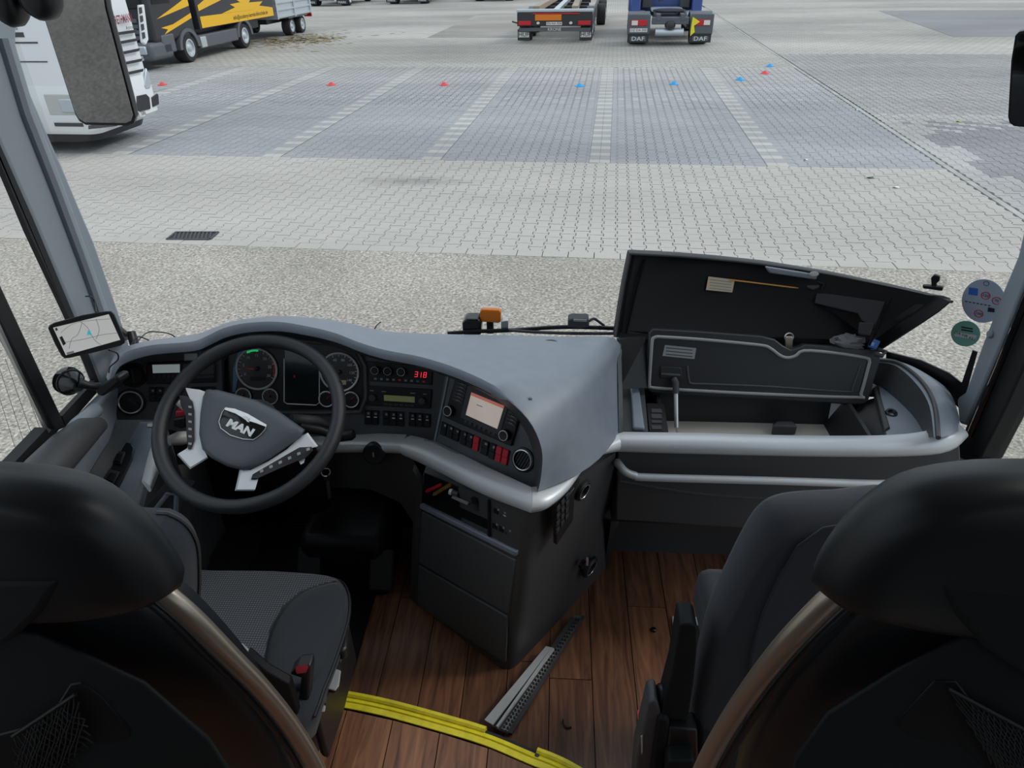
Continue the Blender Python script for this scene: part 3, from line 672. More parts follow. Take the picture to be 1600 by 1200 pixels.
# tipper trailer
tt = thing('tipper_trailer', 'silver-grey tandem tipper trailer behind the yellow box truck', 'trailer', yd(US-1.2, 28, GZ))
tb = build('tipper_body', ybox(US-2.3, 26.2, GZ+.62, US-.02, 29.4, GZ+1.9), M_alu, tt, bevel=.02)
for k in range(4): build('side_rib', ybox(US-.03, 26.2, GZ+.66+.22*k, US+.03, 29.4, GZ+.71+.22*k), M_alu, tb)
for k in range(3): build('side_post', ybox(US-.03, 26.2+1.55*k, GZ+.62, US+.04, 26.3+1.55*k, GZ+1.9), M_alu, tb)
for v in (27.65, 28.65):
    wheel(tt, yd(US-.25, v, GZ+.3), YR, .3, .3); wheel(tt, yd(US-2.1, v, GZ+.3), -YR, .3, .3)
build('drawbar', MB().tube([yd(US-1.2, 26.0, GZ+.45), yd(US-1.2, 27, GZ+.5)], .07), M_truckblack, tt)
build('chassis', ybox(US-1.8, 26.4, GZ+.45, US-.5, 29.3, GZ+.62), M_truckblack, tt)
build('rear_lamp', ybox(US-.3, 29.4, GZ+.5, US, 29.46, GZ+.62), M_redlens, tt)
build('mudguard', ybox(US-.45, 27.25, GZ+.58, US-.02, 29.05, GZ+.62), M_truckgrey, tt)

# white truck at the left, heading across the yard to the right
WC = atZ(152, 213, -.52); WE = atZ(249, 178, -.52)
wd = (WE-WC); wd.z = 0; WW = wd.length; wv = wd.normalized(); wf = V((wv.y, -wv.x, 0))  # wv across the front, wf forwards
def wp(a, b, z): return V((WC.x, WC.y, 0)) + wv*a + wf*b + V((0, 0, z))
wt = thing('white_truck', 'white truck cab behind the left mirror, grille facing right', 'truck', wp(WW/2, -3, GZ))
def wprism(pts, z0, z1): return MB().prism([wp(a, b, z0) for a, b in pts], V((0, 0, z1-z0)))
WS = WW
def rr(d0, d1, back, r=.1):
    """plan outline of the cab, rounded front corners"""
    o = [(d0, back), (d0, -r)]
    for k in range(1, 6): a = rad(90*k/5); o.append((d0+r-r*math.cos(a), -r+r*math.sin(a)))
    for k in range(5): a = rad(90*k/5); o.append((d1-r+r*math.sin(a), -r+r*math.cos(a)))
    o += [(d1, -r), (d1, back)]
    return o
def wloft(levels, back):
    return MB().loft([[wp(a, b+db, z) for a, b in rr(0.0+ins, WS-ins, back, r)] for z, db, ins, r in levels])
cabw = build('cab', wloft([(GZ+.95, -.0, .0, .12), (GZ+1.6, -.0, .0, .12), (GZ+2.2, -.0, .02, .12), (GZ+3.0, -.12, .05, .2), (GZ+3.7, -.3, .1, .2)], -2.3), M_truckwhite, wt)
bmp = build('front_bumper', wloft([(GZ+.30, -.0, .02, .15), (GZ+.36, .05, -.02, .15), (GZ+.8, .05, -.02, .15), (GZ+.97, .0, .0, .15)], -1.1), M_truckwhite, wt)
build('dark_sill', wloft([(GZ+.17, -.15, .1, .3), (GZ+.31, -.1, .05, .3)], -3.2), M_truckblack, wt)
wpl = Pl(wp(WS/2, .0, 0), wf)
def fpl(pts, h, base=.0): return plate(wpl, pts, h, base)
for k, (y0, y1, xr) in enumerate(((50, 46, 213), (66, 59, 216), (84, 75, 218), (101, 91, 222), (118, 107, 224))):
    build('grille_slot', fpl([(150, y0+5), (xr, y1), (xr-1.5, y1+5), (150, y0+10)], .012, .05), M_truckblack, cabw, bevel=.006)
M_wine = mat('wine_print', (.22, .02, .05), .5)
text('RETHMANN', wpl, wpl.px(193, 30, .06), .16, M_wine, cabw, h=.004, sx=.52, rot=0.02, bold=.003)
text('Actros', wpl, wpl.px(202, 43, .06), .07, M_inkb, cabw, h=.004)
build('headlight', fpl([(223, 134), (226, 106), (229, 112), (234, 131), (232, 138), (226, 139)], .03, .03), M_alu, wt, bevel=.01)
build('headlight', fpl([(120, 150), (128, 150), (128, 175), (118, 175)], .03, .03), M_alu, wt, bevel=.01)
for q in ([(213, 150), (227, 147), (232, 152), (234, 170), (218, 174), (213, 172)], [(236, 152), (244, 146), (246, 148), (247, 163), (238, 167)]):
    build('air_intake', fpl(q, .02, .05), M_truckblack, bmp, bevel=.006)
npx = build('number_plate', fpl([(208, 177), (226, 174), (226, 181), (208, 185)], .012, .06), M_paper, bmp); text('SB RE 586', wpl, wpl.px(217, 179.5, .073), .085, M_inkb, bmp, h=.001, sx=1.1)
build('rub_strip', fpl([(138, 196), (182, 190), (182, 197), (138, 202)], .015, .05), M_grill, bmp)
dfl = build('wind_deflector', fpl([(214, 8), (221, 7), (228, 62), (224, 70), (219, 66)], .05, .0), M_truckwhite, wt, bevel=.01)
for q in range(4): build('deflector_slot', fpl([(216.5+1.6*q, 12+13*q), (220.5+1.6*q, 11+13*q), (221.8+1.6*q, 20+13*q), (217.8+1.6*q, 22+13*q)], .01, .05), M_grill, dfl)
# side: door lines, step recess, trailer behind
spw = Pl(wp(-.01, -1, 0), -wv)
def sideq(b0, b1, z0, z1, d=.008, off=0.0): return MB().prism([wp(off, b0, z0), wp(off, b1, z0), wp(off, b1, z1), wp(off, b0, z1)], -wv*d)
build('door_seam', sideq(-2.2, -.45, GZ+1.52, GZ+1.54), M_grill, cabw); build('door_seam', sideq(-1.9, -.4, GZ+1.28, GZ+1.295), M_grill, cabw)
build('side_badge', sideq(-.95, -.62, GZ+1.60, GZ+1.66), M_grill, cabw); text('Actros', spw, wp(0, -.8, GZ+1.72), .09, M_inkb, cabw, h=.012)
stp = build('step_recess', sideq(-.62, -.12, GZ+.58, GZ+.86, .03), MATS.get('step_grey') or mat('step_grey', (.5, .5, .48), .5), bmp, bevel=.01); build('step_lamp', sideq(-.4, -.2, GZ+.62, GZ+.8, .05), M_alu, bmp, bevel=.01); build('step_slot', sideq(-.6, -.15, GZ+.42, GZ+.47, .03), M_grill, bmp)
for b in (-1.6,):
    wheel(wt, wp(.2, b, GZ+.5), -wv, .5, .34); wheel(wt, wp(WS-.2, b, GZ+.5), wv, .5, .34)
build('door_step', wprism([(.0, -2.4), (.4, -2.4), (.4, -1.9), (.0, -1.9)], GZ+.3, GZ+.95), M_truckwhite, wt, bevel=.05)
build('box_body', wprism([(-.1, -9), (WS+.1, -9), (WS+.1, -2.7), (-.1, -2.7)], GZ+1.0, GZ+3.8), M_truckwhite, wt, bevel=.03)
for b in (-6.5, -7.8): wheel(wt, wp(.15, b, GZ+.5), -wv, .5, .5); wheel(wt, wp(WS-.15, b, GZ+.5), wv, .5, .5)
build('windscreen', wprism([(.2, -.6), (WS-.2, -.6), (WS-.25, -.19), (.25, -.19)], GZ+2.5, GZ+3.35), M_gloss, cabw, bevel=.03)
dfl = build('wind_deflector', wprism([(WS-.05, -.5), (WS+.05, -.5), (WS+.05, -.16), (WS-.06, -.10)], GZ+1.35, GZ+2.6), M_truckwhite, wt, bevel=.03)
for q in range(4): build('deflector_slot', wprism([(WS+.0, -.3), (WS+.056, -.3), (WS+.056, -.145), (WS-.05, -.085)], GZ+1.45+.24*q, GZ+1.6+.24*q), M_grill, dfl, bevel=.01)
# ================================================================== the coach: shell, floor, windows
XL, XR = -1.15, 1.12
def G(x):
    k = [(-1.30, 1.35), (-1.22, 1.58), (-1.12, 1.74), (-.95, 1.86), (-.6, 1.97), (0, 2.02), (.6, 1.97), (.95, 1.86), (1.12, 1.74), (1.22, 1.58), (1.30, 1.35)]
    for (a, b), (c, d) in zip(k, k[1:]):
        if a <= x <= c: return b+(d-b)*(x-a)/(c-a)
    return 1.4
def glass_pt(px, py, inn=0.0):
    y = 1.9
    for _ in range(30):
        p = atY(px, py, y); y = .5*y+.5*(G(p.x)-.05*(p.z-.7)-inn)
    return atY(px, py, y)
# windscreen
xs = [-1.24+2.48*i/40 for i in range(41)]
rows = [[V((x, G(x)-.05*(z-.7), z)) for x in xs] for z in (.42, .8, 1.2, 1.6, 2.0, 2.35)]
o = build('window_1', MB().grid(rows), M_glass, thick=.006); struct(o, 'large curved windscreen of the coach', 'window')
fr = MB().loft([[V((x, G(x)+.03, .36)), V((x, G(x)+.03, .50)), V((x, G(x)-.02, .52)), V((x, G(x)-.03, .36))] for x in xs])
o = build('trim_1', fr, M_frit); struct(o, 'black lower edge of the windscreen', 'trim')
# black rubber band at the lower right corner of the windscreen
def gl_poly(name, pts, m, inn=.012, t=.006, **k):
    P = [glass_pt(x, y, inn) for x, y in pts]; c = sum(P, V())/len(P); nrm = (CO-c); nrm.z = 0; nrm.normalize()
    return MB().prism(P, nrm*t)
o = build('trim_2', gl_poly('', [(1385, 548), (1440, 562), (1484, 582), (1503, 597), (1520, 546), (1528, 549), (1503, 640), (1470, 610), (1430, 585), (1385, 566)], M_frit), M_frit); struct(o, 'black rubber corner of the windscreen at the right pillar', 'trim')

# left pillar and driver's window (plane of the side wall)
PLx = Pl((XL, 0, 0), (1, 0, 0))
def wallpoly(pl, pts, t, base=0.0): return MB().prism([pl.px(x, y, base) for x, y in pts], -pl.n*t)
lp = [(-90, 20), (-170, -480), (-20, -480), (30, -120), (28, 95), (56, 160), (97, 255), (148, 376), (180, 466), (206, 545), (206, 600), (158, 606), (115, 493), (50, 340), (0, 228)]
pil = build('pillar', wallpoly(PLx, lp, .03), M_pillar, bevel=.012, seg=3); struct(pil, 'grey left windscreen pillar', 'pillar')
gr = MB().tube([PLx.px(x, y, .0) for x, y in [(5, 60), (40, 175), (85, 290), (128, 405), (165, 510)]], .022, seg=10, flat=.8)
build('pillar_ridge', gr, M_pillar, pil)
build('screw_cap', MB().lathe(PLx.px(36, 162), PLx.n, [(.011, -.005), (.011, .004), (.008, .008), (.002, .009)], 16), M_pillar, pil)
build('screw_cap', MB().lathe(PLx.px(-2, -40), PLx.n, [(.011, -.005), (.011, .004), (.008, .008), (.002, .009)], 16), M_pillar, pil)
w2 = thing('window_2', "driver's side window with black divider and frame", 'window', (XL, 1.2, .7), kind='structure')
build('front_seal', wallpoly(PLx, [(-240, -300), (0, 226), (50, 338), (115, 492), (158, 605), (149, 596), (108, 497), (45, 362), (0, 254), (-231, -300)], .012, .006), M_rubber, w2)
build('divider', wallpoly(PLx, [(-251, -100), (0, 441), (97, 650), (104, 668), (86, 676), (0, 506), (-277, -100)], .022, .01), M_rubber, w2, bevel=.006)
build('divider_edge', wallpoly(PLx, [(-277, -100), (0, 506), (74, 668), (80, 672), (76, 677), (0, 518), (-282, -100)], .008, .012), M_steel, w2)
build('sill_seal', wallpoly(PLx, [(97, 650), (149, 594), (160, 604), (104, 668)], .014, .008), M_rubber, w2)
build('sill_seal', wallpoly(PLx, [(-30, 778), (74, 668), (92, 672), (-10, 785)], .03, .01), M_rubber, w2)
build('pane', MB().prism([V((XL-.03, y, z)) for y, z in ((-.3, .66), (1.62, .66), (1.62, 2.3), (-.3, 2.3))], V((-.004, 0, 0))), M_glass, w2)
wires = MB()
for k in range(5): wires.tube([PLx.px(-20+14*k, 560, -.02), PLx.px(30+17*k, 720, -.02)], .0006, seg=4)
build('heating_wires', wires, M_steel, w2, kind='stuff')
# right pillar and door window
PRx = Pl((XR, 0, 0), (-1, 0, 0))
rpil = build('pillar', MB().prism([PRx.px(x, y) for x, y in [(1770, -520), (1640, 150), (1612, 300), (1589, 400), (1568, 450), (1533, 540), (1507, 613), (1494, 622), (1497, 662), (1509, 666), (1560, 550), (1600, 448), (1680, 200), (1850, -500)]], V((.1, .02, 0))), M_pillar, bevel=.01, seg=3); struct(rpil, 'grey right windscreen pillar', 'pillar')
build('screw_cap', MB().lathe(PRx.px(1549, 522), PRx.n, [(.011, -.005), (.011, .004), (.008, .008), (.002, .009)], 16), M_pillar, rpil)
d1 = thing('door_1', 'front passenger door with black frame and tall glass', 'door', (XR, 1.2, 0), kind='structure')
build('door_frame', wallpoly(PRx, [(1910, -460), (1700, 200), (1600, 447), (1560, 549), (1509, 665), (1490, 712), (1530, 716), (1568, 640), (1600, 570), (1720, 300), (1950, -420)], .06, .01), M_rubber, d1, bevel=.006)
build('door_seal', MB().tube([PRx.px(x, y, .02) for x, y in [(1640, 380), (1600, 475), (1560, 575), (1515, 680)]], .008), M_gloss, d1)
build('door_glass', MB().prism([V((XR+.03, y, z)) for y, z in ((.3, -.4), (1.5, -.4), (1.5, 2.3), (.3, 2.3))], V((.004, 0, 0))), M_glass, d1)
# walls, ceiling, rear part of the cabin (out of view, they close the room)
def wallbox(name, y0, y1, z0, z1, x, m, lb, t=.06):
    o = build(name, MB().box((x, (y0+y1)/2, (z0+z1)/2), (t, y1-y0, z1-z0)), m, smooth=0); return struct(o, lb, 'wall')
wallbox('wall_left', -3, 1.85, -.5, .66, XL-.04, M_wallin, 'left cabin wall below the driver window')
wallbox('wall_right', 1.46, 1.66, -.5, .46, XR+.06, M_wallin, 'right cabin wall in front of the passenger door')
wallbox('wall_right', -3, .28, -.5, 1.2, XR+.06, M_wallin, 'right cabin wall behind the passenger door')
wallbox('wall_left', -3, -.3, .34, 1.2, XL-.04, M_wallin, 'left cabin wall behind the driver window')
o = build('wall_back', MB().box((0, -3.05, 1.0), (2.5, .1, 3.4)), M_wallin, smooth=0); struct(o, 'closed rear end of the cabin', 'wall')
o = build('ceiling', MB().box((0, -.72, 2.62), (2.5, 4.6, .06)), M_ceiling, smooth=0); struct(o, 'grey cabin ceiling', 'ceiling')
o = build('window_3', MB().box((XL-.02, -1.65, 1.55), (.006, 2.7, .7)), M_glass, smooth=0); struct(o, 'left passenger window strip', 'window')
o = build('window_4', MB().box((XR+.05, -1.36, 1.55), (.006, 3.2, .7)), M_glass, smooth=0); struct(o, 'right passenger window strip', 'window')
wallbox('wall_left', -3, -.3, 1.9, 2.62, XL-.04, M_wallin, 'left cabin wall above the passenger windows')
wallbox('wall_right', -3, .28, 1.9, 2.62, XR+.06, M_wallin, 'right cabin wall above the passenger windows')
# firewall below the dash, front body
o = build('wall_front', MB().box((-.42, 1.80, .1), (1.6, .04, 1.0)).box((0, 1.9, -.1), (2.3, .04, .9)), M_black, smooth=0); struct(o, 'dark front bulkhead under the dashboard', 'wall')

# ------------------------------------------------------------------ floor
fl = build('floor', MB().box((0, .84, -.04), (2.28, 1.92, .05)), M_inkb, smooth=0); struct(fl, 'dark wooden plank floor of the driver area', 'floor')
PW = .1165
def xseam(px, py): return atZ(px, py, 0).x
x0 = xseam(858, 1100)
random.seed(11)
def plank(x, y0, y1, z, parent, ends=None):
    a, b = x+.0012, x+PW-.0012
    ya0 = y0; pts = [V((a, y0, z-.014)), V((b, y0, z-.014)), V((b, ends[1] if ends else y1, z-.014)), V((a, ends[0] if ends else y1, z-.014))]
    return build('plank', MB().prism(pts, V((0, 0, .014))), M_wood, parent, smooth=0)
for k in range(-8, 9):
    x = x0+PW*k
    if x < -1.12 or x+PW > 1.12: continue
    cuts = [-.1] + ([[1.21], [], [1.47], [], [], [1.26]][k % 6]) + [1.79]
    for a, b in zip(cuts, cuts[1:]): plank(x, a+.0012, b-.0012, 0, fl)
# raised rear floor with a curved front edge
PZ = .15
arc = crom([atZ(x, y, PZ) for x, y in [(300, 1075), (420, 1074), (515, 1087), (600, 1103), (700, 1130), (765, 1150), (830, 1177), (890, 1203), (980, 1262), (1040, 1330)]], 8)
def arc_y(x):
    for a, b in zip(arc, arc[1:]):
        if a.x <= x <= b.x: return a.y+(b.y-a.y)*(x-a.x)/(b.x-a.x)
    return arc[0].y if x < arc[0].x else arc[-1].y
xa, xb = arc[0].x, arc[-1].x
pf = build('floor', MB().prism([V((-1.12, -2.9, PZ-.03)), V((xb, -2.9, PZ-.03)), V((xb, arc[-1].y, PZ-.03))] + [V((p.x, p.y, PZ-.03)) for p in arc[::-1]] + [V((-1.12, arc[0].y, PZ-.03))], V((0, 0, .014))), M_inkb, smooth=0); struct(pf, 'raised aisle platform with the same wooden planks', 'floor')
rs = MB().grid([[V((p.x, p.y-.004, 0)) for p in arc], [V((p.x, p.y-.004, PZ-.01)) for p in arc]])
build('riser', rs, M_black, pf)
x1 = atZ(760, 1200, PZ).x
for k in range(-8, 5):
    x = x1+PW*k
    if x < -1.1 or x+PW > xb+.05: continue
    e = (arc_y(x)-.03, arc_y(x+PW)-.03)
    plank(x, .35 if k % 2 else .1, 0, PZ, pf, e); plank(x, -1.2, (.35 if k % 2 else .1)-.0024, PZ, pf)
# yellow step edge strip: two lengths with a gap in the raised lip
ys = thing('step_edge_strip', 'yellow painted metal edge strip curving across the wooden floor', 'edge strip', (arc[len(arc)//2].x, arc[len(arc)//2].y, PZ))
def sweep(path, prof):
    rings = []
    for i, p in enumerate(path):
        d = path[min(i+1, len(path)-1)]-path[max(i-1, 0)]; d.z = 0; d.normalize(); nrm = V((d.y, -d.x, 0))*-1  # towards the front of the coach
        rings.append([V((p.x, p.y, PZ)) + nrm*a + V((0, 0, b)) for a, b in prof])
    return MB().loft(rings)
seg1 = [p for p in arc if atZ(480, 1085, PZ).x < p.x < atZ(940, 1200, PZ).x]
build('flange', sweep(seg1, [(-.026, .0), (-.026, .004), (-.012, .0045), (-.010, .008), (-.006, .006), (0, .006), (0, 0)]), M_yellow, ys)
xg0, xg1 = atZ(765, 1145, PZ).x, atZ(836, 1170, PZ).x
for s in ([p for p in seg1 if p.x < xg0], [p for p in seg1 if p.x > xg1]):
    build('raised_lip', sweep(s, [(0, -.03), (0, .010), (.004, .014), (.011, .014), (.014, .010), (.014, -.03)]), M_yellow, ys)
build('gap_cover', sweep([p for p in seg1 if xg0-.02 < p.x < xg1+.02], [(0, -.04), (0, .004), (.008, .004), (.008, -.04)]), M_rubber, ys)
for x, y in [(592, 1094), (676, 1116), (839, 1181)]:
    build('screw', MB().lathe(atZ(x, y, PZ+.004), (0, 0, 1), [(.006, 0), (.005, .003), (.002, .0035)], 12), M_grill, ys)
# sliding rail along the console foot
fr_ = thing('floor_rail', 'aluminium and perforated rail running along the console foot', 'rail', atZ(840, 1050, 0))
def zpoly(pts, z, h): return MB().prism([atZ(x, y, z) for x, y in pts], V((0, 0, h)))
build('bright_plate', zpoly([(757, 1126), (770, 1134), (862, 1013), (853, 1011)], .03, .004), M_silver, fr_)
build('channel', zpoly([(768, 1137), (781, 1143), (900, 968), (893, 966), (858, 1016)], .02, .006), M_grill, fr_)
build('edge_bar', zpoly([(775, 1137), (778, 1139), (866, 1016), (862, 1014)], .028, .008), M_silver, fr_)
pp = build('perforated_band', zpoly([(778, 1142), (793, 1147), (908, 966), (899, 965)], .012, .012), M_steel, fr_)
ho = MB()
for k in range(34):
    t = (k+.5)/34
    for s in (.3, .68):
        a = atZ(778+(899-778)*t, 1142+(965-1142)*t, .025); b = atZ(793+(908-793)*t, 1147+(966-1147)*t, .025)
        ho.box(a*(1-s)+b*s, (.006, .007, .002))
build('holes', ho, M_inkb, pp, smooth=0, kind='stuff')
build('outer_guide', zpoly([(793, 1147), (800, 1149), (913, 965), (908, 964)], .006, .008), M_grill, fr_)
tag(build('footwell_shade', MB().box((-.76, 1.46, .004), (.44, .62, .008)), M_liddark, bevel=.003), 'added black sheet standing in for the deep shade in the footwell under the steering wheel', 'mat')  # added sheet over the planks, its black stands in for the footwell's shade
# white framed mat on the floor, a screw lying loose, a hair tie
wf_ = thing('floor_hatch', 'white framed hatch with dark mat beside the guide seat', 'hatch', atZ(1090, 990, 0))
build('frame_side', zpoly([(1050, 966), (1062, 977), (1066, 1040), (1056, 1040)], .001, .008), M_paper, wf_)
build('frame_side', zpoly([(1050, 966), (1180, 970), (1180, 984), (1062, 977)], .001, .009), M_paper, wf_)
build('mat', zpoly([(1062, 977), (1180, 984), (1180, 1060), (1066, 1060)], .001, .004), M_rubber, wf_)
c = atZ(1021, 985, 0)
tag(build('rubber_stud', MB().lathe(c, (0, 0, 1), [(.008, 0), (.008, .006), (.004, .009), (.001, .009)], 14), M_gloss, smooth=40), 'small black stud sitting on the wooden floor planks', 'stud')
c = [atZ(x, y, .004) for x, y in [(880, 1124), (881, 1132), (886, 1137), (893, 1136)]]
tag(build('rubber_scrap', MB().tube(crom(c, 5), .0022, seg=6), M_rubber), 'small bent black rubber scrap on the planks', 'scrap')

# ------------------------------------------------------------------ mirrors outside
def ext_mirror(pts, y, label, tilt, frame=.014):
    c0 = atY(*pts[0], y)
    P0 = atY(sum(p[0] for p in pts)/len(pts), sum(p[1] for p in pts)/len(pts), y)
    pl = Pl(P0, tilt, (0, 0, 1))
    t = thing('wing_mirror', label, 'mirror', P0)
    out = [pl.px(x, y_) for x, y_ in pts]
    c = sum(out, V())/len(out)
    sh = build('housing', MB().loft([[c+(p-c)*1.03 - pl.n*.0 for p in out], [c+(p-c)*1.03 - pl.n*.02 for p in out], [c+(p-c)*.85 - pl.n*.06 for p in out]]), M_black, t, smooth=50)
    build('mirror_glass', MB().prism([c+(p-c)*.985 + pl.n*.001 for p in out], pl.n*.003), M_mirror, t)
    return t, pl
mp = [(62, 0), (66, 14), (118, 176), (124, 186), (134, 192), (198, 193), (207, 189), (210, 180), (166, 12), (158, -40), (140, -60), (60, -60), (50, -40)]
t, pl = ext_mirror(mp, 2.08, 'large left wing mirror showing dark asphalt, in front of the white truck', (.06, -.98, -.19))
build('arm', MB().tube(crom([V((-1.42, 2.14, 1.75)), V((-1.42, 2.2, 2.2)), V((-1.2, 1.9, 2.5))], 5), .025), M_black, t)
mp = [(1582, 95), (1577, 180), (1579, 190), (1586, 195), (1690, 205), (1700, 203), (1706, 196), (1722, 70), (1720, 60), (1712, 56), (1604, 50), (1594, 52), (1588, 58)]
t, pl = ext_mirror(mp, 1.95, 'right wing mirror cut by the edge of the view', (-.5, -.86, -.1))
build('arm', MB().tube(crom([V((1.3, 2.0, 1.5)), V((1.36, 2.1, 2.1)), V((1.2, 1.8, 2.5))], 5), .025), M_black, t)
# black rounded bracket lobes hanging at the top of the left pillar
q = thing('visor_bracket', 'black rounded visor bracket hanging at the top of the left pillar', 'bracket', atY(45, -30, 1.42))
for (cx, cy, rx, ry) in ((14, 2, 21, 36), (63, -6, 28, 34)):
    c = atY(cx, cy, 1.42); k = (c-CO).dot(CF)/CAM_F
    build('lobe', MB().loft([[c + V((rx*k*math.cos(a)*s, d, ry*k*math.sin(a)*s)) for a in [2*math.pi*i/24 for i in range(24)]] for d, s in ((-.03, .5), (-.025, .85), (-.012, 1), (.012, 1), (.025, .85), (.03, .5))]), M_black, q, smooth=60)
build('stem', MB().cyl(atY(38, -10, 1.42), atY(40, -160, 1.42), .02), M_black, q)
# ================================================================== dashboard with console
DB = thing('dashboard', 'dark grey coach dashboard with silver trim, gauges and switches', 'dashboard', (-.5, 1.5, .6))
AL = Pl(atY(345, 640, 1.50), (.30, -.88, .36))
A = Pl(V((-.5, 1.505, .60)), (0, -.93, .36))
B = Pl(atY(700, 690, 1.43), (-.45, -.82, .36))
ST = [((170, 600), 1.34, (170, 596), 1.38), ((176, 578), 1.35, (180, 568), 1.42), ((190, 560), 1.37, (200, 548), 1.48), ((235, 546), 1.40, (245, 536), 1.58), ((300, 540), 1.44, (305, 526), 1.68), ((325, 531), 1.46, (335, 518), 1.70), ((350, 519), 1.47, (362, 509), 1.70),
      ((385, 511), 1.48, (400, 503), 1.70), ((435, 509), 1.48, (445, 498), 1.70), ((485, 517), 1.47, (500, 499), 1.71), ((525, 527), 1.46, (550, 506), 1.72), ((560, 541), 1.45, (600, 517), 1.73), ((600, 553), 1.43, (660, 521), 1.74),
      ((660, 565), 1.40, (740, 523), 1.74), ((720, 585), 1.35, (810, 524), 1.74), ((780, 615), 1.29, (880, 526), 1.74), ((825, 655), 1.245, (960, 528), 1.73), ((846, 700), 1.222, (962, 565), 1.66), ((846, 740), 1.212, (964, 612), 1.58), ((840, 770), 1.208, (966, 679), 1.48)]
L3 = [atY(*l, y) for l, y, b, z in ST]; B3 = [atY(*b, z) for l, y, b, z in ST]
L3s, B3s = crom(L3, 4), crom(B3, 4)
# near lip is rounded: start a little below, rise, then run to the back edge
rows = []
N = len(L3s)
def lerp(a, b, t): return a*(1-t)+b*t
for i, (l, b) in enumerate(zip(L3s, B3s)):
    s = i/(N-1)
    d = (b-l); hor = V((d.x, d.y, 0)).normalized()
    r = [l+V((0, 0, -.016))+hor*.002, l, l+hor*.006+V((0, 0, .008))] if s < .8 else [l-hor*.0+V((0, 0, -.002)), l, l+hor*.004+V((0, 0, .002))]
    st = r[-1]
    sag = max(0, min(1, (s-.80)/.15))
    for k in range(1, 9):
        t = k/8; p = lerp(st, b, t)
        if s < .8: p = p + V((0, 0, .012*math.sin(math.pi*t)))
        else: p = p + V((.018, -.02, .02))*math.sin(math.pi*t)*(1-sag) + V((.02, -.026, .004))*math.sin(math.pi*t)*sag
        r.append(p)
    bk = V((b.x, b.y, b.z-.005-.11*max(0, min(1, (b.y-1.45)/.2)))) if s < .84 else b+V((.012, .01, -.03))
    r.append(bk)
    rows.append(r)
build('dash_top', MB().grid(rows), M_dash, DB, smooth=60)
# underside of the cowl, running back to the instrument faces
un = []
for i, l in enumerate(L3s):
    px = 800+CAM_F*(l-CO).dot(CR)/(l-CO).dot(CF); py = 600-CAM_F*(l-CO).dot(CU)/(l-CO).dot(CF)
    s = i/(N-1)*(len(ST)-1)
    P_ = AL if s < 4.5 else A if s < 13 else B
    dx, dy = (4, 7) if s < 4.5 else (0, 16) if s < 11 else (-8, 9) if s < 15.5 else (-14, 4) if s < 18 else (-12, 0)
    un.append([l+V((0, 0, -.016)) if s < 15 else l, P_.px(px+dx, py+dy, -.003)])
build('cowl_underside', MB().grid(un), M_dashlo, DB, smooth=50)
# faces
build('left_fascia', plate(AL, [(166, 600), (178, 572), (192, 560), (235, 550), (345, 535), (350, 690), (250, 668), (240, 656), (163, 656)], -.02), M_panel, DB)
build('centre_fascia', plate(A, [(340, 520), (435, 500), (530, 518), (600, 545), (705, 570), (690, 694), (330, 690)], -.02), M_panel, DB)
build('angled_fascia', plate(B, [(698, 572), (740, 588), (790, 610), (832, 652), (848, 695), (848, 740), (842, 772), (760, 736), (700, 706), (678, 690)], -.02), M_panel, DB)
build('fascia_edge', MB().tube([B.px(702, 580, .002), B.px(690, 640, .002), B.px(679, 690, .002)], .003), M_dash, DB)
led = MB().prism([B.px(x, y, .001) for x, y in [(640, 682), (680, 688), (760, 727), (838, 764), (842, 772), (828, 768), (760, 737), (700, 709), (640, 688)]], V((-.006, -.012, .002)))
build('ledge', led, M_dash, DB, bevel=.003)

def sw(pl, q, n, parent=DB, reds=(), lit=(), h=.006, name='rocker_switch', single=None):
    """row of rocker switches in a four-corner field (tl, tr, br, bl)"""
    for k in range(n):
        s0, s1 = k/n+.02, (k+1)/n-.02
        m = M_red if k in reds else M_black
        o = build(name, cell(pl, q, s0, .03, s1, .49, h+.002), m, parent, smooth=0, bevel=.0012, seg=1, label='red rocker switch' if k in reds else None)
        build('lower_half', cell(pl, q, s0, .51, s1, .97, h), m, o, smooth=0, bevel=.0012, seg=1)
        if k in lit: build('light_bar', cell(pl, q, s0+.25/n, .46, s1-.25/n, .53, .001, h+.002), M_ink, o, smooth=0)
        if k not in reds: build('symbol', cell(pl, q, s0+.3/n, .2, s1-.3/n, .34, .0006, h+.002), M_inkg, o, smooth=0)
def vent(pl, c, r, ry=None, parent=DB, ang=20, nsl=6):
    P_ = pl.px(*c); k = (P_-CO).dot(CF)/CAM_F; R_ = r*k
    o = build('air_vent', MB().lathe(P_, pl.n, [(R_*1.25, 0), (R_*1.22, .006), (R_*1.0, .007), (R_*.95, -.015), (.001, -.02)], 32), M_black, parent, label='round air vent with bright ring')
    build('chrome_ring', MB().torus(P_+pl.n*.007, pl.n, R_, R_*.075, 40, 8), M_chrome, o)
    for j in range(nsl):
        v = (j-(nsl-1)/2)/nsl*1.7*R_; hw = math.sqrt(max(0.0001, (R_*.93)**2-v*v)); a = rad(ang)
        ca, sa = math.cos(a), math.sin(a); u0, v0 = pl.loc(P_)
        pts = [pl.uv(u0+x*ca-y*sa, v0+x*sa+y*ca, -.004) for x, y in ((-hw, v-.0012), (hw, v-.0012), (hw, v+.0012), (-hw, v+.0012))]
        build('louvre', MB().prism(pts, pl.n*.006), M_grill, o, smooth=0)
    return o
M_face = mat('gauge_face', (.022, .024, .028), .35)
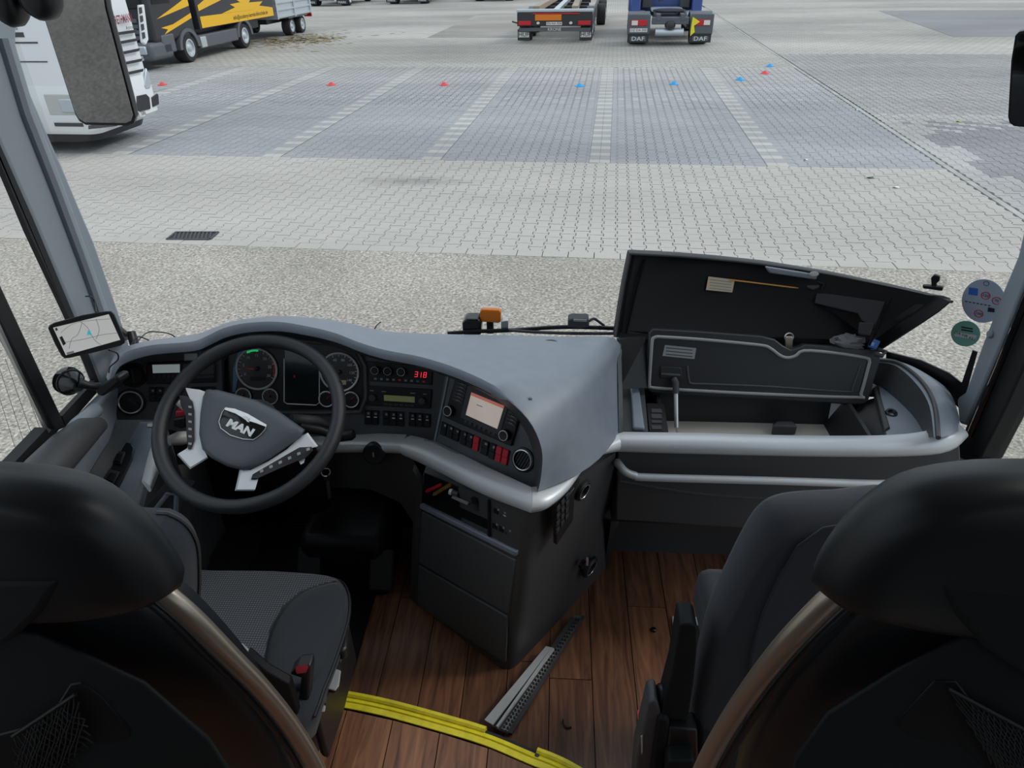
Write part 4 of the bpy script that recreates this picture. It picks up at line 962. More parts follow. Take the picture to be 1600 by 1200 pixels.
def gauge(c, r, ticks, nums, needle, name='gauge', zone=None, start=-30, end=210, nsz=.16):
    P_ = A.px(*c, .002); k = (P_-CO).dot(CF)/CAM_F; R_ = r*k; u0, v0 = A.loc(P_)
    o = build(name, MB().lathe(P_, A.n, [(R_*1.0, 0), (R_, .003), (.0005, .0031)], 40), M_face, DB)
    build('ring', MB().torus(P_+A.n*.005, A.n, R_, R_*.055 if r > 20 else R_*.085, 44, 8), M_ring, o)
    def at(a, rr, h=.0056): a = rad(a); return A.uv(u0+R_*rr*math.cos(a), v0+R_*rr*math.sin(a), h)
    mb = MB()
    for j in range(ticks):
        a = end+(start-end)*j/(ticks-1); w = .9 if j % 2 == 0 else .5; r0 = .82 if j % 2 == 0 else .87
        da = w*60/(r*1.0)*.5
        mb.prism([at(a-da, r0), at(a+da, r0), at(a+da, .92), at(a-da, .92)], A.n*.0006)
    build('scale_marks', mb, M_ink, o, smooth=0, kind='stuff')
    for j, s_ in enumerate(nums):
        a = end+(start-end)*j/(len(nums)-1)
        text(s_, A, at(a, .66), R_*nsz*1.2, M_ink, o, h=.0006, name='numeral')
    if zone:
        for a0, a1, m in zone:
            q = MB(); st = 8
            for j in range(st):
                b0, b1 = a0+(a1-a0)*j/st, a0+(a1-a0)*(j+.6)/st
                q.prism([at(b0, .86), at(b1, .86), at(b1, .95), at(b0, .95)], A.n*.0016)
            build('colour_zone', q, m, o, smooth=0)
    a = needle
    nd = build('needle', MB().prism([at(a+90, .05, .0075), at(a, .75, .0075), at(a-90, .05, .0075), at(a+180, .15, .0075)], A.n*.001), M_needle, o, smooth=0)
    build('needle_hub', MB().lathe(P_+A.n*.005, A.n, [(R_*.12, 0), (R_*.11, .004), (.0005, .005)], 16), M_black, o)
    return o
M_needle = mat('needle_red', (.85, .03, .05), .4)
M_green = mat('scale_green', (.02, .55, .12), .4, emit=(.02, .8, .2), es=.5)
M_teal = mat('cluster_blue', (.02, .20, .34), .35)
M_lcd = mat('lcd_dark', (.015, .022, .025), .12)
# instrument cluster
ic = build('instrument_cluster', plate(A, [(352, 560), (362, 546), (400, 538), (470, 536), (530, 541), (556, 552), (566, 572), (567, 620), (560, 640), (352, 640)], .002, .0005), M_black, DB)
build('cluster_frame', MB().tube([A.px(x, y, .006) for x, y in [(346, 640), (347, 565), (360, 545), (400, 535), (470, 533), (533, 538), (560, 550), (571, 572), (572, 622), (563, 643), (500, 645), (346, 643)]], .005, seg=8), M_panel, ic)
build('blue_flank', plate(A, [(364, 612), (365, 575), (372, 552), (384, 544), (386, 545), (374, 558), (370, 575), (372, 592), (368, 612)], .002, .003), M_teal, ic)
gauge((402, 576), 32, 21, ['0', '5', '10', '15', '20', '25', '30'], 178, 'rev_counter', zone=[(118, 80, M_green), (30, -25, M_needle)], start=-30, end=205)
gauge((531, 581), 30, 25, ['0', '20', '40', '60', '80', '100', '120', '140'], 225, 'speedometer', start=-40, end=220)
for c in ((381, 618), (423, 619), (511, 623), (549, 624)):
    gauge(c, 12, 7, ['', '', ''], 90 if c[0] == 381 else 120 if c[0] == 423 else 45, 'small_gauge', start=20, end=160)
dp = build('centre_display', plate(A, [(445, 546), (497, 551), (498, 629), (446, 627)], .003, .003), M_lcd, ic, bevel=.001)
build('display_frame', MB().tube([A.px(x, y, .006) for x, y in [(444, 560), (444, 628), (449, 631), (494, 633), (499, 629), (499, 570)]], .0016, seg=6), M_ring, ic)
text('R', A, A.px(462, 588), .012, M_needle, ic, h=.008)
build('odometer', plate(A, [(391, 589), (414, 589), (414, 595), (391, 595)], .001, .006), M_inkb, ic)
build('clock_display', plate(A, [(530, 594), (541, 594), (541, 601), (530, 601)], .001, .006), M_papero, ic)
# left field: lamp knob, vent, tachograph, switches
P_ = AL.px(210, 586)
kn = build('light_knob', MB().lathe(P_, AL.n, [(.032, 0), (.032, .004), (.028, .006), (.025, .005), (.021, .014), (.0005, .015)], 32), M_black, DB)
build('grip', rplate(AL, P_, .009, .038, .012, .013, .003), M_black, kn, bevel=.002)
vent(AL, (205, 628), 17)
tc = build('tachograph', plate(AL, [(231, 566), (337, 562), (338, 597), (231, 600)], .010), M_black, DB, bevel=.002)
build('lcd', plate(AL, [(238, 570), (281, 569), (281, 582), (239, 583)], .001, .010), mat('lcd_pale', (.50, .58, .58), .3, emit=(.5, .6, .6), es=.25), tc)
build('card_slot', plate(AL, [(286, 588), (334, 586), (334, 590), (286, 592)], .001, .010), M_grill, tc)
for k in range(6): build('key', cell(AL, [(238, 586), (281, 585), (281, 590), (238, 591)], k/6+.03, 0, (k+1)/6-.03, 1, .001, .010), M_grill, tc, smooth=0)
build('printer_door', plate(AL, [(286, 569), (334, 567), (334, 584), (286, 586)], .001, .010), M_dashlo, tc)
sw(AL, [(233, 604), (256, 604), (256, 628), (233, 628)], 2); sw(AL, [(298, 604), (337, 603), (337, 626), (298, 627)], 2, lit=(1,))
pn = build('paper_label', plate(AL, [(288, 553), (308, 552), (308, 563), (288, 564)], .0006), M_paper, DB, label='small white paper label')
# climate panel
cl = build('climate_panel', plate(A, [(574, 564), (676, 573), (675, 601), (574, 595)], .004), M_black, DB, bevel=.001)
for x, y, r in ((587, 578, 6), (607, 579, 6), (628, 580, 6.2)):
    P_ = A.px(x, y, .004); k = (P_-CO).dot(CF)/CAM_F*r
    build('knob', MB().lathe(P_, A.n, [(k, 0), (k*.95, .014), (k*.7, .016), (.0005, .016)], 20), M_black, cl); build('knob_ring', MB().torus(P_+A.n*.013, A.n, k*.92, k*.13, 24, 6), M_ring, cl)
M_seg = mat('red_segments', (.3, .0, .0), .4, emit=(1, .04, .06), es=1.0)
def seven(ch, pl, P0, w, h, parent):
    S = {'3': 'abgcd', '1': 'bc', '8': 'abcdefg'}[ch]; u, v = pl.loc(P0); t = w*.2; sl = .14
    seg = {'a': (0, h, w, h-t), 'd': (0, t, w, 0), 'g': (0, h/2+t/2, w, h/2-t/2), 'f': (0, h, t, h/2), 'e': (0, h/2, t, 0), 'b': (w-t, h, w, h/2), 'c': (w-t, h/2, w, 0)}
    mb = MB()
    for c in S:
        x0_, y0_, x1_, y1_ = seg[c]; g_ = t*.08
        mb.prism([pl.uv(u+x+sl*y, v+y, .0047) for x, y in ((x0_+g_, y1_+g_), (x1_-g_, y1_+g_), (x1_-g_, y0_-g_), (x0_+g_, y0_-g_))], pl.n*.0006)
    return mb
dg = MB()
for ch, x in (('3', 648), ('1', 653.5), ('8', 661.5)):
    m_ = seven(ch, A, A.px(x, 589.5 if x > 650 else 588.5), .0085, .0145, cl); dg.add(m_.v, m_.f)
build('red_digits', dg, M_seg, cl, smooth=0, label='red digits reading 3:18')
for k in range(9):
    m = M_needle if k in (4, 8) else M_teal if k == 7 else M_inkg
    build('symbol_key', cell(A, [(583, 590), (668, 595), (668, 598), (583, 593)], k/9+.02, 0, (k+1)/9-.045, 1, .0008, .004), m, cl, smooth=0)
# radio
rd = build('radio', plate(A, [(572, 602), (675, 608), (673, 638), (572, 633)], .006), M_black, DB, bevel=.0015)
build('display', plate(A, [(600, 617), (648, 620), (648, 629), (600, 626)], .001, .006), mat('lcd_olive', (.16, .18, .09), .3, emit=(.3, .34, .16), es=.12), rd)
for x, y in ((583, 621), (660, 626)):
    P_ = A.px(x, y, .006); build('knob', MB().lathe(P_, A.n, [(.0095, 0), (.009, .010), (.005, .011), (.0005, .011)], 20), M_grill, rd)
for k in range(6): build('preset_key', cell(A, [(598, 629.5), (648, 632.5), (648, 635.5), (598, 632.5)], k/6+.02, 0, (k+1)/6-.02, 1, .0015, .006), M_grill, rd, smooth=0)
for x0_, x1_, y in ((578, 584, 609.5), (596, 603, 611), (641, 649, 613.5), (661, 666, 615)): build('print', plate(A, [(x0_, y), (x1_, y+.3), (x1_, y+1.7), (x0_, y+1.4)], .0006, .006), M_inkg, rd)
sw(A, [(570, 639), (593, 640.5), (592, 664), (570, 663)], 2, lit=(0, 1)); sw(A, [(598, 640.5), (632, 642.5), (632, 666), (598, 664.5)], 3, lit=(1, 2)); sw(A, [(639, 643), (673, 645.5), (673, 668), (639, 666)], 3, lit=(0, 1, 2))
# navigation unit
nv = build('navigation_unit', plate(B, [(714, 590), (819, 635), (801, 697), (696, 651)], .008), M_black, DB, bevel=.003)
build('bezel', plate(B, [(732, 602), (796, 629), (781, 680), (720, 652)], .002, .008), M_grill, nv)
M_navscr = mat('nav_screen', (.62, .56, .50), .14, emit=(.62, .52, .45), es=.38)
scr = build('screen', plate(B, [(737, 613), (788, 634), (777, 670), (728, 648)], .0012, .010), M_navscr, nv)
build('screen_header', plate(B, [(737, 613), (788, 634), (786.5, 638.5), (735.8, 617.5)], .0006, .0112), mat('nav_header', (.60, .17, .13), .2, emit=(.6, .15, .1), es=.35), nv)
build('screen_text', plate(B, [(745, 631.5), (754, 635), (753.5, 636.5), (744.5, 633)], .0005, .0113), M_ink, nv)
for x, y in ((704, 641), (791, 679)):
    P_ = B.px(x, y, .008); o = build('knob', MB().lathe(P_, B.n, [(.014, 0), (.0135, .014), (.011, .016), (.0005, .0155)], 26), M_black, nv); build('knob_ring', MB().torus(P_+B.n*.0145, B.n, .0115, .0016, 28, 6), M_ring, nv)
LB, RB = [(716, 595), (731, 601), (723, 632), (707, 625)], [(799, 629), (815, 636), (805, 668), (790, 661)]
for q, nn in ((LB, 6), (RB, 6)):
    for k in range(nn):
        o = build('soft_key', cell(B, q, .02, k/nn+.03, .98, (k+1)/nn-.03, .0025, .008), M_grill, nv, smooth=0, bevel=.0006, seg=1)
        build('key_print', cell(B, q, .3, k/nn+.06, .65, (k+1)/nn-.08, .0005, .0105), M_inkg, nv, smooth=0)
for k in range(7): build('round_key', cell(B, [(726, 655), (777, 678), (776, 682), (724.5, 659)], k/7+.02, 0, (k+1)/7-.05, 1, .002, .008), M_grill, nv, smooth=0)
sw(B, [(692, 657), (721, 671), (717, 691), (688, 678)], 3); sw(B, [(723, 671), (752, 683), (748, 706), (719, 693)], 3, reds=(2,)); sw(B, [(755, 685), (766, 690), (762, 713), (751, 708)], 1); sw(B, [(768, 690), (798, 703), (793, 728), (763, 715)], 3, reds=(1, 2))
vent(B, (818, 718), 16, ang=70)

# silver trim strips
def TR(l): return [atY(x, y, d) for x, y, d in l]
build('silver_trim', ribbon(TR([(455, 684, 1.50), (520, 681, 1.50), (580, 681, 1.49), (633, 683, 1.46)]), TR([(455, 712, 1.48), (520, 708, 1.48), (580, 707, 1.47), (632, 709, 1.44)]), V((0, -.022, .006))), M_silver, DB, smooth=50)
build('silver_trim', ribbon(TR([(635, 683, 1.46), (662, 690, 1.44), (700, 706, 1.40), (760, 736, 1.315), (831, 767, 1.21)]), TR([(634, 713, 1.44), (660, 725, 1.42), (700, 745, 1.37), (760, 775, 1.285), (828, 801, 1.19)]), [V((-.010, -.022, .008)), V((-.014, -.022, .008)), V((-.014, -.022, .008)), V((.003, -.027, .007))]), M_silver, DB, smooth=50)
build('silver_trim', ribbon(TR([(831.5, 767, 1.21), (850, 763, 1.225), (878, 743, 1.28), (900, 713, 1.36), (920, 695, 1.42), (963, 678, 1.475)]), TR([(828, 801, 1.19), (850, 795, 1.20), (877, 770, 1.26), (900, 738, 1.335), (925, 714, 1.41), (963, 706, 1.465)]), [V((.003, -.027, .007)), V((.016, -.021, .006)), V((.018, -.02, .006)), V((.012, -.022, .006))]), M_silver, DB, smooth=50)
build('silver_trim', ribbon(TR([(246, 680, 1.32), (236, 705, 1.28), (228, 735, 1.22), (224, 752, 1.19)]), TR([(262, 690, 1.32), (256, 715, 1.27), (246, 745, 1.21), (236, 768, 1.17)]), V((.015, -.012, .012))), M_white, DB, smooth=50, label='pale rounded trim end left of the wheel')

# knee panel and ignition lock under the trim
build('knee_panel', MB().prism(TR([(450, 708, 1.50), (640, 708, 1.46), (645, 735, 1.45), (660, 760, 1.42), (652, 950, 1.445), (640, 945, 1.47), (645, 815, 1.48), (625, 785, 1.50), (590, 765, 1.52), (450, 758, 1.53)]), V((0, .03, 0))), M_dashlo, DB)
P_ = atY(585, 708, 1.45)
ig = build('ignition_lock', MB().lathe(P_, (0, -.95, .3), [(.030, -.02), (.030, .006), (.025, .010), (.018, .008), (.0005, .010)], 28), M_black, DB)
build('key_slot', MB().box(P_+V((0, -.011, .003)), (.003, .004, .012)), M_chrome, ig)

# console (the angled centre tower)
def ring(pts, r=.045, n=5):
    """corner list with the middle corner rounded"""
    a, b, c = pts; d1, d2 = (a-b).normalized(), (c-b).normalized()
    return [a, a*.66+b*.34, a*.33+b*.67] + [((b+d1*r)*(1-t)**2 + b*2*t*(1-t) + (b+d2*r)*t*t) for t in [k/n for k in range(n+1)]] + [c*.33+b*.67, c*.66+b*.34, c]
C0 = [atZ(652, 945, 0), atZ(795, 1054, 0), atZ(946, 890, 0)]
C3 = [atY(661, 742, 1.43), atY(829, 800, 1.195), atY(962, 706, 1.47)]
Cm = [lerp(a, b, .5)+V(o_) for a, b, o_ in zip(C0, C3, ((0, 0, 0), (.004, -.004, 0), (0.004, .004, 0)))]
rg = [ring(C0), ring([lerp(a, b, .25) for a, b in zip(C0, Cm)]), ring(Cm), ring([lerp(a, b, .5) for a, b in zip(Cm, C3)]), ring(C3)]
full = []
for r_ in rg:
    back = [V((r_[-1].x+.01, 1.76, r_[-1].z)), V((r_[0].x+.02, 1.76, r_[0].z))]
    full.append(r_+back)
CT = thing('centre_console', 'angled dark centre console with two drawers and a tray below the dashboard', 'console', (-.1, 1.5, 0))
build('body', MB().loft(full), M_dashlo, CT, smooth=50)
FPn = (C0[1]-C0[0]).cross(C3[0]-C0[0]); FPn = FPn if FPn.y < 0 else -FPn
FP = Pl(C0[0]*.5+C0[1]*.5, FPn)
tr_ = build('tray_opening', plate(FP, [(664, 738), (820, 802), (812, 856), (663, 784)], .003, .001), M_liddark, CT)
build('tray_floor', plate(FP, [(668, 770), (766, 812), (766, 826), (667, 780)], .006, .003), M_liddark, tr_)
build('tray_lip', plate(FP, [(661, 784), (813, 858), (811, 866), (661, 791)], .014, .001), M_dash, CT, bevel=.004)
build('drawer_front', plate(FP, [(662, 797), (809, 873), (797, 957), (657, 877)], .009, .001), M_panel, CT, bevel=.004)
build('drawer_front', plate(FP, [(657, 881), (796, 961), (792, 1033), (655, 944)], .009, .001), M_panel, CT, bevel=.004)
build('tray_divider', plate(FP, [(766, 778), (769, 779), (769, 836), (766, 834)], .01, .002), M_black, CT)
sw(FP, [(774, 789), (806, 803), (804, 823), (772, 808)], 3, parent=CT, lit=(1,)); sw(FP, [(772, 812), (803, 826), (801, 848), (770, 832)], 3, parent=CT)
RPn = (C0[2]-C0[1]).cross(C3[2]-C0[1]); RPn = RPn if RPn.x > 0 else -RPn
RP = Pl(C0[1]*.5+C0[2]*.5+RPn.normalized()*.012, RPn)
sb = build('switch_block', plate(RP, [(863, 795), (892, 758), (890, 808), (864, 848)], .012), M_black, CT, bevel=.002)
for i in range(3):
    for j in range(4): build('button', cell(RP, [(868, 792), (889, 765), (888, 806), (867, 838)], i/3+.06, j/4+.05, (i+1)/3-.06, (j+1)/4-.05, .003, .012), M_grill, sb, smooth=0, bevel=.0006, seg=1)
for c, r_ in (((908, 765), 15), ((920, 885), 15)):
    P_ = RP.px(*c); k = (P_-CO).dot(CF)/CAM_F*r_
    o = build('socket', MB().lathe(P_, RP.n, [(k*1.25, 0), (k*1.2, .008), (k, .012), (k*.85, .012), (k*.7, -.004), (.0005, -.006)], 28), M_black, CT); build('socket_ring', MB().torus(P_+RP.n*.011, RP.n, k*.85, .0012, 28, 6), M_chrome, o)
P_ = RP.px(908, 880); lk = build('key_lock', MB().lathe(P_, RP.n, [(.014, 0), (.013, .012), (.0005, .014)], 18), M_black, CT); build('lock_tab', MB().box(P_+RP.n*.02+V((0, 0, .022)), (.006, .012, .02)), M_chrome, lk)
# left end of the dash
build('end_column', MB().prism([AL.px(x, y, .004) for x, y in [(163, 600), (176, 606), (184, 656), (182, 664), (165, 662)]], V((.01, -.02, 0))), M_dash, DB, bevel=.006)
# cup recess on the dash top
c = B3s[0]*0 + atY(860, 541, 1.66)
ch = build('speaker_port', MB().lathe(c+V((0, 0, .003)), (0, 0, 1), [(.026, -.004), (.026, .003), (.022, .006), (.015, .006), (.013, -.008), (.0005, -.008)], 28), M_black, DB)
build('port_ring', MB().torus(c+V((0, 0, .006)), (0, 0, 1), .0225, .0022, 32, 6), M_ring, ch)
build('dash_pimple', MB().lathe(atY(829, 622, 1.30), (0, -.3, 1), [(.004, -.004), (.004, .003), (.001, .004)], 12), M_dash, DB)
struct(build('trim_3', MB().prism([V((x, G(x)-.02, .50)) for x in xs[6:-6]] + [V((.98, 1.70, .50)), V((-.98, 1.70, .50))], V((0, 0, .01))), M_black), 'black defroster shelf between dashboard and windscreen', 'trim')

# side console left of the wheel
SCn = V((.02, -.22, 1)); SCp = Pl(atZ(200, 690, .575), SCn, (0, 1, 0))
sc_ = thing('side_console', 'grey side console with a window switch pod left of the wheel', 'console', SCp.px(200, 700))
build('top', plate(SCp, [(164, 659), (250, 656), (262, 678), (246, 705), (228, 740), (212, 800), (150, 860), (60, 860), (130, 740), (158, 690)], -.04), M_dash, sc_, bevel=.01)
build('side', MB().prism([SCp.px(x, y, -.03) for x, y in [(262, 678), (246, 705), (228, 740), (212, 800), (180, 860)]] + [SCp.px(x, y, -.03)+V((0, 0, -.5)) for x, y in [(180, 860), (212, 800), (228, 740), (246, 705), (262, 678)]], V((-.04, 0, 0))), M_dashlo, sc_)
pod = build('switch_pod', MB().prism([SCp.px(x, y, .0) for x, y in [(196, 692), (206, 694), (211, 702), (208, 718), (192, 752), (170, 790), (150, 780), (170, 738), (184, 706)]], SCp.n*.006), M_black, sc_, bevel=.003)
for q in ([(182, 706), (197, 708), (190, 727), (176, 724)], [(172, 735), (188, 739), (178, 758), (161, 752)]):
    o = build('window_switch', MB().prism([SCp.px(x, y, .006) for x, y in q], SCp.n*.006), M_grill, pod, bevel=.002)
    build('rocker', MB().prism([lerp(SCp.px(x, y, .012), SCp.px(sum(a for a, b in q)/4, sum(b for a, b in q)/4, .012), .35) for x, y in q], SCp.n*.004), M_black, pod, bevel=.001)
build('paper_label', plate(SCp, [(231, 662), (241, 662), (240, 667), (230, 667)], .001, .001), M_paper, sc_)
# padded armrest and lower side panel along the wall
ar = thing('armrest_padding', 'padded dark side panel below the driver window', 'panel', V((XL+.05, 1.1, .5)))
build('panel_board', MB().prism([PLx.px(x, y, .01) for x, y in [(160, 606), (170, 604), (166, 655), (155, 690), (120, 745), (50, 860), (-60, 860), (-40, 790), (92, 674)]], V((.03, 0, 0))), M_dash, ar, bevel=.008)
build('arm_pad', MB().tube([atX(x, y, -1.09) for x, y in [(158, 662), (135, 672), (104, 700), (68, 738), (25, 790)]], [.018, .034, .040, .043, .043], seg=14, flat=.8), M_dashlo, ar, smooth=60)
build('door_rim', MB().tube([atX(x, y, -1.11) for x, y in [(150, 640), (120, 665), (80, 712), (40, 760)]], .018, seg=10), M_dash, ar, smooth=60)
# door pocket seen left of the column
dp_ = thing('storage_pocket', 'dark open pocket low on the side console', 'pocket', atY(258, 790, 1.25))
build('pocket_frame', MB().tube([atY(x, y, 1.22) for x, y in [(232, 810), (262, 772), (276, 772), (275, 800), (262, 830)]], .006), M_dash, dp_)
build('pocket_panel', MB().prism([atY(x, y, 1.24) for x, y in [(222, 800), (262, 750), (300, 760), (290, 850), (230, 850)]], V((0, .02, 0))), M_dashlo, dp_)
# ================================================================== steering wheel, stalks, small devices
WC_ = CO + ray(390, 655)*1.62
WN = V((0, -math.cos(rad(58)), math.sin(rad(58))))
W = Pl(WC_, WN)
sw_ = thing('steering_wheel', 'black leather steering wheel with silver spokes and emblem, turned clockwise', 'steering wheel', WC_)
build('rim', MB().torus(WC_, WN, .209, .0165, 64, 12, 1.1), M_leather, sw_, smooth=80)
for x, y in ((360, 532), (522, 603), (303, 777)):
    P_ = W.px(x, y); d = (P_-WC_).normalized(); tg = WN.cross(d)
    build('rim_seam', MB().torus(WC_+d*.209, tg, .0168, .0008, 20, 5, 1.0), M_black, sw_)
def wloft_(pts, lv):
    c = sum((V((x, y, 0)) for x, y in pts), V())/len(pts)
    return MB().loft([[W.px(c.x+(x-c.x)*s, c.y+(y-c.y)*s, h) for x, y in pts] for h, s in lv])
hub = [(322, 609), (340, 609), (367, 616), (400, 625), (435, 642), (460, 660), (477, 672), (470, 683), (447, 700), (422, 717), (397, 731), (380, 735), (355, 729), (330, 716), (316, 702), (311, 678), (313, 645), (317, 620)]
hub2 = []
for i in range(len(hub)):
    a, b = hub[i], hub[(i+1) % len(hub)]; hub2 += [a, ((a[0]+b[0])/2, (a[1]+b[1])/2)]
hb = build('hub', wloft_(hub2, [(-.03, .9), (-.01, 1), (.010, 1), (.016, .97), (.020, .90), (.024, .70), (.0255, .35), (.026, .02)]), M_hub, sw_, smooth=50)
build('hub_back', MB().cyl(WC_-WN*.02, WC_-WN*.05, .06, .05, 24), M_black, sw_)
sp1 = [(290, 606), (312, 609), (321, 612), (315, 650), (313, 680), (318, 702), (325, 716), (297, 733), (277, 711), (292, 702), (302, 660), (301, 632)]
build('spoke', wloft_(sp1, [(-.012, 1), (.004, 1), (.008, .95)]), M_silver, sw_, smooth=30)
sp2 = [(472, 680), (481, 676), (497, 697), (486, 700), (445, 717), (404, 743), (397, 767), (367, 767), (374, 735), (390, 735), (420, 720), (448, 702)]
build('spoke', wloft_(sp2, [(-.012, 1), (.004, 1), (.008, .95)]), M_silver, sw_, smooth=30)
bp1 = [(280, 618), (292, 619), (301, 627), (304, 642), (304, 688), (299, 702), (294, 702), (292, 690), (290, 650), (282, 632)]
b1 = build('button_pad', wloft_(bp1, [(-.01, 1), (.011, 1), (.013, .93)]), M_black, sw_)
bp2 = [(392, 749), (395, 741), (405, 735), (450, 709), (468, 699), (487, 698), (489, 704), (480, 714), (440, 731), (400, 749)]
b2 = build('button_pad', wloft_(bp2, [(-.01, 1), (.011, 1), (.013, .93)]), M_black, sw_)
build('spoke_inset', wloft_([(463, 714), (478, 712), (475, 723), (470, 726)], [(-.01, 1), (.006, 1)]), M_silver, sw_)
for k in range(6):
    y = 634+11.5*k; build('button_symbol', MB().prism([W.px(a, b, .0135) for a, b in ((294.5, y), (299.5, y+.5), (299.5, y+4), (294.5, y+3.2))], WN*.0006), M_inkg, b1, smooth=0)
for k in range(6):
    x, y = 406+14.5*k, 737-6.8*k; build('button_symbol', MB().prism([W.px(a, b, .0135) for a, b in ((x, y-2), (x+5, y-4), (x+6, y), (x+1, y+2.2))], WN*.0006), M_inkg, b2, smooth=0)
bd = [(352, 637), (367, 639), (387, 647), (416, 664), (414, 671), (406, 680), (396, 687), (380, 686), (360, 680), (345, 669), (342, 659), (347, 644)]
bg = build('badge', wloft_(bd, [(.018, 1), (.0275, 1), (.0285, .96)]), M_gloss, sw_)
build('badge_arc', wloft_([(352, 636.5), (366, 638.5), (386, 646), (416.5, 663.5), (416, 667), (400, 661), (390, 658), (385, 657), (378, 652), (368, 646), (351, 640)], [(.0275, 1), (.0300, 1)]), M_chrome, bg)
build('badge_emblem', wloft_([(379, 650), (384, 649.5), (390, 654), (387, 656), (390, 660), (386, 659), (383, 654)], [(.030, 1), (.032, 1)]), M_ring, bg)
build('badge_rim', MB().tube([W.px(x, y, .0285) for x, y in bd+bd[:1]], .0009, seg=5), M_chrome, bg)
pa, pb = W.px(355, 660, .029), W.px(396, 678, .029); d = pb-pa; du, dv = d.dot(W.ux), d.dot(W.uy)
tx = text('MAN', W, (pa+pb)/2, .025, M_ring, bg, h=.0004, rot=math.atan2(dv, du), sx=1.25, ext=.0008, bold=.0012)
# column and stalks
cl_ = thing('steering_column', 'dark steering column with stalks and red hazard switch behind the wheel', 'steering column', WC_-WN*.2)
build('column_shroud', MB().loft([[WC_-WN*d + W.ux*(a*math.cos(t)) + W.uy*(b*math.sin(t)) for t in [2*math.pi*i/20 for i in range(20)]] for d, a, b in ((.055, .06, .055), (.14, .085, .07), (.30, .08, .07), (.55, .06, .07))]), M_liddark, cl_)
st = build('stalk', MB().tube([atY(470, 668, 1.36), atY(500, 672, 1.37), atY(532, 683, 1.38)], [.014, .012, .011], seg=12), M_black, cl_)
build('stalk_knob', MB().tube([atY(530, 682, 1.38), atY(548, 679, 1.38), atY(553, 678, 1.38)], [.014, .015, .011], seg=14), M_black, st)
build('stalk_arm', MB().tube([atY(455, 655, 1.36), atY(495, 657, 1.40), atY(515, 664, 1.42)], [.014, .012, .008], seg=12), M_dashlo, cl_)
build('hazard_switch', MB().prism([atY(x, y, 1.36) for x, y in [(274, 643), (288, 642), (289, 652), (274, 653)]], V((0, .02, 0))), M_red, cl_, bevel=.003, label='red switch')
ls = build('left_stalk', MB().prism([atY(x, y, 1.35) for x, y in [(270, 655), (290, 652), (292, 668), (285, 672), (270, 668)]], V((0, .03, 0))), M_black, cl_, bevel=.004)
build('pale_lever', MB().tube([atY(264, 689, 1.34), atY(280, 685, 1.36), atY(296, 683, 1.38)], [.012, .018, .016], seg=14), M_white, cl_)
build('pale_cap', MB().tube([atY(278, 628, 1.37), atY(292, 637, 1.37)], [.008, .011], seg=10), M_white, cl_)
build('pedestal', MB().box((-.62, 1.58, .12), (.26, .24, .24)), M_liddark, cl_, bevel=.03)
for x in (-.5, -.72): build('pedal', MB().box((x, 1.45, .14), (.07, .02, .12), Matrix.Rotation(rad(-35), 3, 'X')), M_rubber, cl_, bevel=.006)
# ignition key hanging below the lock
kp = atY(510, 745, 1.36)
ky = thing('ignition_key', 'small bunch of keys hanging right of the wheel in the dark', 'key', kp)
build('key_blade', MB().prism([atY(x, y, 1.36) for x, y in [(509, 752), (514, 752), (517, 778), (513, 781)]], V((0, .003, 0))), M_steel, ky)
build('key_head', MB().lathe(atY(511, 746, 1.36), (0, -1, .2), [(.009, -.003), (.010, 0), (.009, .003)], 14), M_black, ky)
build('key_ring', MB().torus(atY(509, 738, 1.36), (.5, -1, .2), .011, .0012, 20, 5), M_chrome, ky)

# satellite navigation device
gp = atY(135, 523, 1.27); GPl = Pl(gp, (.42, -.80, .42), (-.30, 0, 1))
gd = thing('navigation_device', 'portable navigation screen showing a grey map in front of the left pillar', 'navigation device', gp)
go_ = [(78, 508), (160, 487), (172, 486), (179, 491), (196, 530), (194, 537), (186, 541), (110, 560), (100, 559), (94, 553), (75, 518)]
go = [(75, 513), (77, 508), (84, 504), (130, 492), (166, 486), (174, 486), (179, 491), (188, 512), (196, 531), (195, 536), (188, 540), (150, 550), (110, 559), (101, 560), (96, 556), (86, 538)]
c0 = (135, 523)
hs = build('housing', MB().loft([[GPl.px(c0[0]+(x-c0[0])*s, c0[1]+(y-c0[1])*s, h) for x, y in go] for h, s in ((-.016, .85), (-.010, 1), (.004, 1), (.007, .97))]), M_black, gd, smooth=40)
M_map = mat('map_screen', (.50, .50, .48), .35, emit=(.52, .52, .50), es=.42)
sc2 = build('screen', plate(GPl, [(83, 512), (170, 491), (188, 531), (103, 555)], .0006, .0075), M_map, gd)
for i, l in enumerate([[(100, 535), (130, 530), (160, 523), (184, 520)], [(125, 502), (137, 512), (147, 530), (158, 539)], [(95, 520), (110, 508), (130, 502), (172, 498)], [(108, 545), (112, 530), (122, 522), (128, 505)], [(150, 498), (155, 515), (150, 530)]]):
    build('map_road', MB().tube(crom([GPl.px(x, y, .0082) for x, y in l], 4), .0005, seg=4), M_inkg, sc2, smooth=0)
mk = [(138, 516), (142, 520), (143, 524), (139, 522), (136, 524)]
build('position_arrow', plate(GPl, mk, .0008, .0084), mat('map_teal', (.02, .45, .55), .4, emit=(.02, .5, .6), es=.4), sc2); build('map_button', plate(GPl, [(93, 527), (97, 525), (103, 537), (99, 540)], .0008, .0082), M_inkb, sc2)
build('map_button', plate(GPl, [(104, 551), (115, 548), (116, 551), (105, 554)], .0008, .0082), M_inkg, sc2); build('map_button', plate(GPl, [(86, 513), (89, 512), (90.5, 516), (87.5, 517)], .0008, .0082), M_inkb, sc2)
build('mount_arm', MB().tube([GPl.px(150, 525, -.012), atY(185, 515, 1.42), atX(196, 525, -1.13)], [.012, .010, .012], seg=10), M_black, gd)
